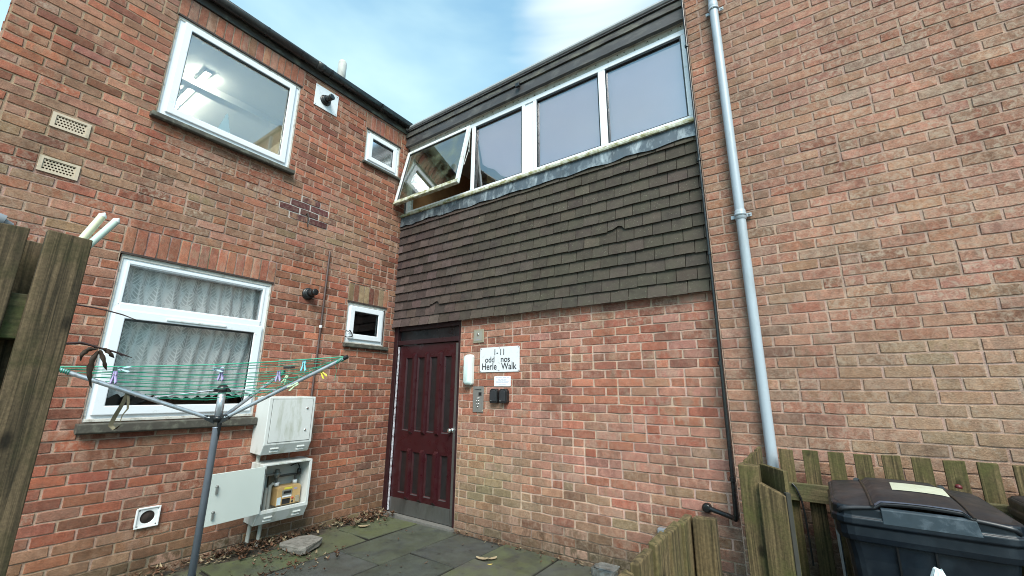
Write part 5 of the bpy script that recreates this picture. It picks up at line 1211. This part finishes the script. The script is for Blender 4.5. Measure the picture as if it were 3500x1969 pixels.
# ------------------------------------------------------------------ left foreground bits
for lab, a, b, m, cap in (('cream pointed plastic stake leaning out behind the fence, leftmost of the pair', (2.3, -3.362, 1.865), (2.3, -3.3065, 2.025), STAKEY, 0),
                         ('mint green pointed plastic stake leaning out behind the fence, rightmost of the pair', (2.3, -3.345, 1.86), (2.3, -3.2675, 2.018), STAKEG, 0)):
    a = Vector(a); b = Vector(b); d = (b-a).normalized(); a = a-d*1.2
    tk = thing('garden_stake', lab, 'stake', tuple(a), 'plastic stakes behind the fence')
    mb = MB(); mb.tube([a, b], .0125, 10); mb.build('shaft', m, tk)
    mb = MB(); mb.tube([b, b+d*.006, b+d*.02], [.0132, .0132, .002], 10); mb.build('point', P('stake_cap', (.62, .68, .66), .45), tk)
tw = thing('bare_twig', 'thin bare red brown twig reaching out past the fence, upper of the two', 'twig', (2.3, -3.35, 1.69), 'twigs beside the fence')
mb = MB(); mb.tube([(2.3, -3.42, 1.692), (2.3, -3.312, 1.688), (2.3, -3.27, 1.686), (2.305, -3.232, 1.680), (2.31, -3.186, 1.670), (2.31, -3.143, 1.656)], [.0036, .0032, .003, .0028, .0024, .0012], 6); mb.build('stem', TWIG, tw)
tw = thing('leafy_twig', 'red brown twig with four withered leaves in front of the lower window', 'twig', (2.3, -3.35, 1.55), 'twigs beside the fence')
mb = MB(); mb.tube([(2.3, -3.42, 1.548), (2.3, -3.315, 1.550), (2.3, -3.277, 1.557), (2.3, -3.25, 1.550), (2.305, -3.225, 1.542), (2.31, -3.19, 1.533), (2.31, -3.167, 1.526), (2.31, -3.133, 1.514)], [.0042, .0045, .0052, .004, .0038, .0034, .003, .0015], 6); mb.tube([(2.31, -3.18, 1.530), (2.312, -3.165, 1.520), (2.312, -3.155, 1.522)], .0018, 5); mb.build('stem', TWIG, tw)
def leafstrip(pts, wd, m, parent):
    mb = MB(); q = []; n = len(pts); rows = []
    P3 = [Vector(p) for p in pts]; S = []
    for i in range((n-1)*4+1):
        k = min(i//4, n-2); S.append(P3[k].lerp(P3[k+1], i/4-k))
    for i, p in enumerate(S):
        s = i/(len(S)-1); w_ = wd*(math.sin(PI*min(1, .08+s*.92))**.75)*(1+.18*math.sin(i*2.3)); d = (S[min(i+1, len(S)-1)]-S[max(0, i-1)]).normalized()
        sd = d.cross(Vector((1, .3, 0))).normalized()
        q += [p-sd*w_+Vector((.004*math.sin(i*1.1), 0, 0)), p+Vector((.009, 0, 0)), p+sd*w_+Vector((.005*math.cos(i*1.4), 0, 0))]
    mb.add(q, [(3*i+k, 3*i+3+k, 3*i+4+k, 3*i+1+k) for i in range(len(S)-1) for k in (0, 1)], 0, True); return mb.build('leaf', m, parent)
leafstrip([(2.3, -3.232, 1.540), (2.3, -3.253, 1.536), (2.3, -3.268, 1.517), (2.3, -3.267, 1.493)], .008, LEAFD, tw)
leafstrip([(2.3, -3.228, 1.532), (2.3, -3.238, 1.499), (2.3, -3.238, 1.454), (2.3, -3.223, 1.402)], .010, LEAFD, tw)
leafstrip([(2.305, -3.225, 1.535), (2.305, -3.210, 1.504), (2.305, -3.195, 1.464)], .008, LEAFD, tw)
leafstrip([(2.305, -3.217, 1.542), (2.305, -3.200, 1.531), (2.305, -3.182, 1.509)], .008, LEAFD, tw)
mb = MB(); mb.tube([(2.2, -3.60, 1.955), (2.2, -3.535, 1.957), (2.2, -3.522, 1.955)], [.024, .024, .022], 12); mb.tube([(2.2, -3.522, 1.950), (2.2, -3.500, 1.948)], [.016, .006], 10); mb.tube([(2.2, -3.57, 1.955), (2.2, -3.57, 1.2)], .018, 10); tag(mb.build('pole_cap', GREYPL), 'grey capped plastic pole showing above the tall fence', 'pole')

# ------------------------------------------------------------------ on the ground
t = thing('broken_slab', 'broken piece of concrete paving lying loose near the meter cabinets', 'slab', (.47, -1.2, 0))
mb = MB(); top = [(.27, -1.345), (.235, -1.15), (.30, -1.06), (.455, -1.045), (.51, -1.10), (.60, -1.29), (.565, -1.325), (.42, -1.35)]
n = len(top); vs = [(x, y, .062+.03*(x-.4)+R.uniform(-.003, .003)) for x, y in top]+[(x+R.uniform(-.008, .008), y+R.uniform(-.008, .008), .040+.02*(x-.4)) for x, y in top]+[(x*.97+.012, y*.985-.017, .010) for x, y in top]
mb.add(vs, [tuple(range(n)), tuple(range(2*n, 3*n))[::-1]]+[(k*n+q, k*n+(q+1) % n, (k+1)*n+(q+1) % n, (k+1)*n+q) for k in (0, 1) for q in range(n)]); mb.build('lump', CONC, t, bevel=.004)
def leafmesh(mb, x, y, z, L, rz, curl, tilt, w=.42):
    c, s_ = math.cos(rz), math.sin(rz); q = []
    for i in range(6):
        f = i/5; ww = w*L*math.sin(PI*(.06+.88*f))**.8*R.uniform(.8, 1.15); a = (f-.5)*L
        for k in (-1, 0, 1):
            lx, ly = a, k*ww*.5; lz = curl*L*(abs(k)*.35+((f-.5)**2)*1.6)+R.uniform(0, .12)*L*curl+(f-.5)*tilt*L
            q.append((x+c*lx-s_*ly, y+s_*lx+c*ly, z+max(0, lz)))
    mb.add(q, [(3*i+k, 3*i+3+k, 3*i+4+k, 3*i+1+k) for i in range(5) for k in (0, 1)], R.choice([0, 0, 0, 1, 2, 2]))
mb = MB()
def scatter(n, fx, fy, zr, Lr):
    for _ in range(n):
        x, y = fx(), fy(); leafmesh(mb, x, y, R.uniform(*zr), R.uniform(*Lr), R.uniform(0, 2*PI), R.uniform(.1, .9), R.uniform(-.5, .5))
scatter(300, lambda: abs(R.gauss(.06, .06))+.005, lambda: R.uniform(-2.9, -.75), (.0, .045), (.02, .055))
scatter(260, lambda: abs(R.gauss(.09, .08))+.01, lambda: R.gauss(-1.5, .2), (.0, .06), (.02, .05))
scatter(130, lambda: abs(R.gauss(.09, .08))+.02, lambda: R.uniform(-.72, -.05), (.0, .05), (.03, .07))
scatter(60, lambda: R.gauss(.16, .09), lambda: R.gauss(-.22, .10), (.0, .05), (.03, .07))
scatter(70, lambda: R.gauss(.42, .17), lambda: R.gauss(-1.40, .12), (.005, .02), (.02, .045))
scatter(60, lambda: R.gauss(.80, .10), lambda: R.gauss(-1.45, .25), (.005, .015), (.02, .05))
scatter(90, lambda: R.uniform(.2, 4.0), lambda: R.uniform(-3.2, -.2), (.004, .012), (.012, .035))
scatter(120, lambda: R.uniform(1.2, 3.9), lambda: -abs(R.gauss(.05, .05))-.01, (.0, .015), (.01, .035))
tag(mb.build('leaf_litter', [LEAF, LEAFP, LEAFD], recalc=False), 'drift of brown dead leaves along the foot of the walls', 'leaf litter', None, 'stuff')
for k, (lab, x, y, L, rz, m) in enumerate((('pale dead leaf lying flat on the paving, largest of the pale three', 1.90, -.455, .12, .3, LEAFP), ('pale dead leaf on the paving nearest the brick wall', 1.965, -.395, .09, 1.2, LEAFP), ('small yellow leaf lying on the paving', 2.02, -.505, .045, .7, P('yellow_leaf', (.48, .36, .10), .7)), ('pale dead leaf on the mossy slab by the door corner', .34, -.50, .12, .9, LEAFP))):
    mb = MB(); leafmesh(mb, x, y, .007, L, rz, .18, 0, .5); o = mb.build('fallen_leaf', m); [setattr(p_, 'material_index', 0) for p_ in o.data.polygons]; tag(o, lab, 'leaf', 'single leaves on the paving')
t = thing('food_tub', 'clear plastic food tub lying on the paving by the wall', 'tub', (2.87, -.12, 0))
mb = MB(); o_ = rrect(2.775, 2.965, -.19, -.06, .02, 3); i_ = rrect(2.787, 2.953, -.178, -.072, .016, 3); n = len(o_)
mb.add([(x, y, .055) for x, y in o_]+[(x*.97+2.87*.03, y*.97-.125*.03, .004) for x, y in o_]+[(x, y, .055) for x, y in i_]+[(x*.97+2.87*.03, y*.97-.125*.03, .010) for x, y in i_], [(k, (k+1) % n, n+(k+1) % n, n+k) for k in range(n)]+[(k, 2*n+k, 2*n+(k+1) % n, (k+1) % n) for k in range(n)]+[(2*n+k, 3*n+k, 3*n+(k+1) % n, 2*n+(k+1) % n) for k in range(n)]+[tuple(range(n, 2*n))[::-1], tuple(range(3*n, 4*n))]); mb.build('tray', CLEARTUB, t)
mb = MB(); mb.prism([(x, y, .058) for x, y in rrect(2.80, 2.97, -.17, -.04, .02, 3)], (0, 0, .004)); mb.build('lid', CLEARTUB, t)
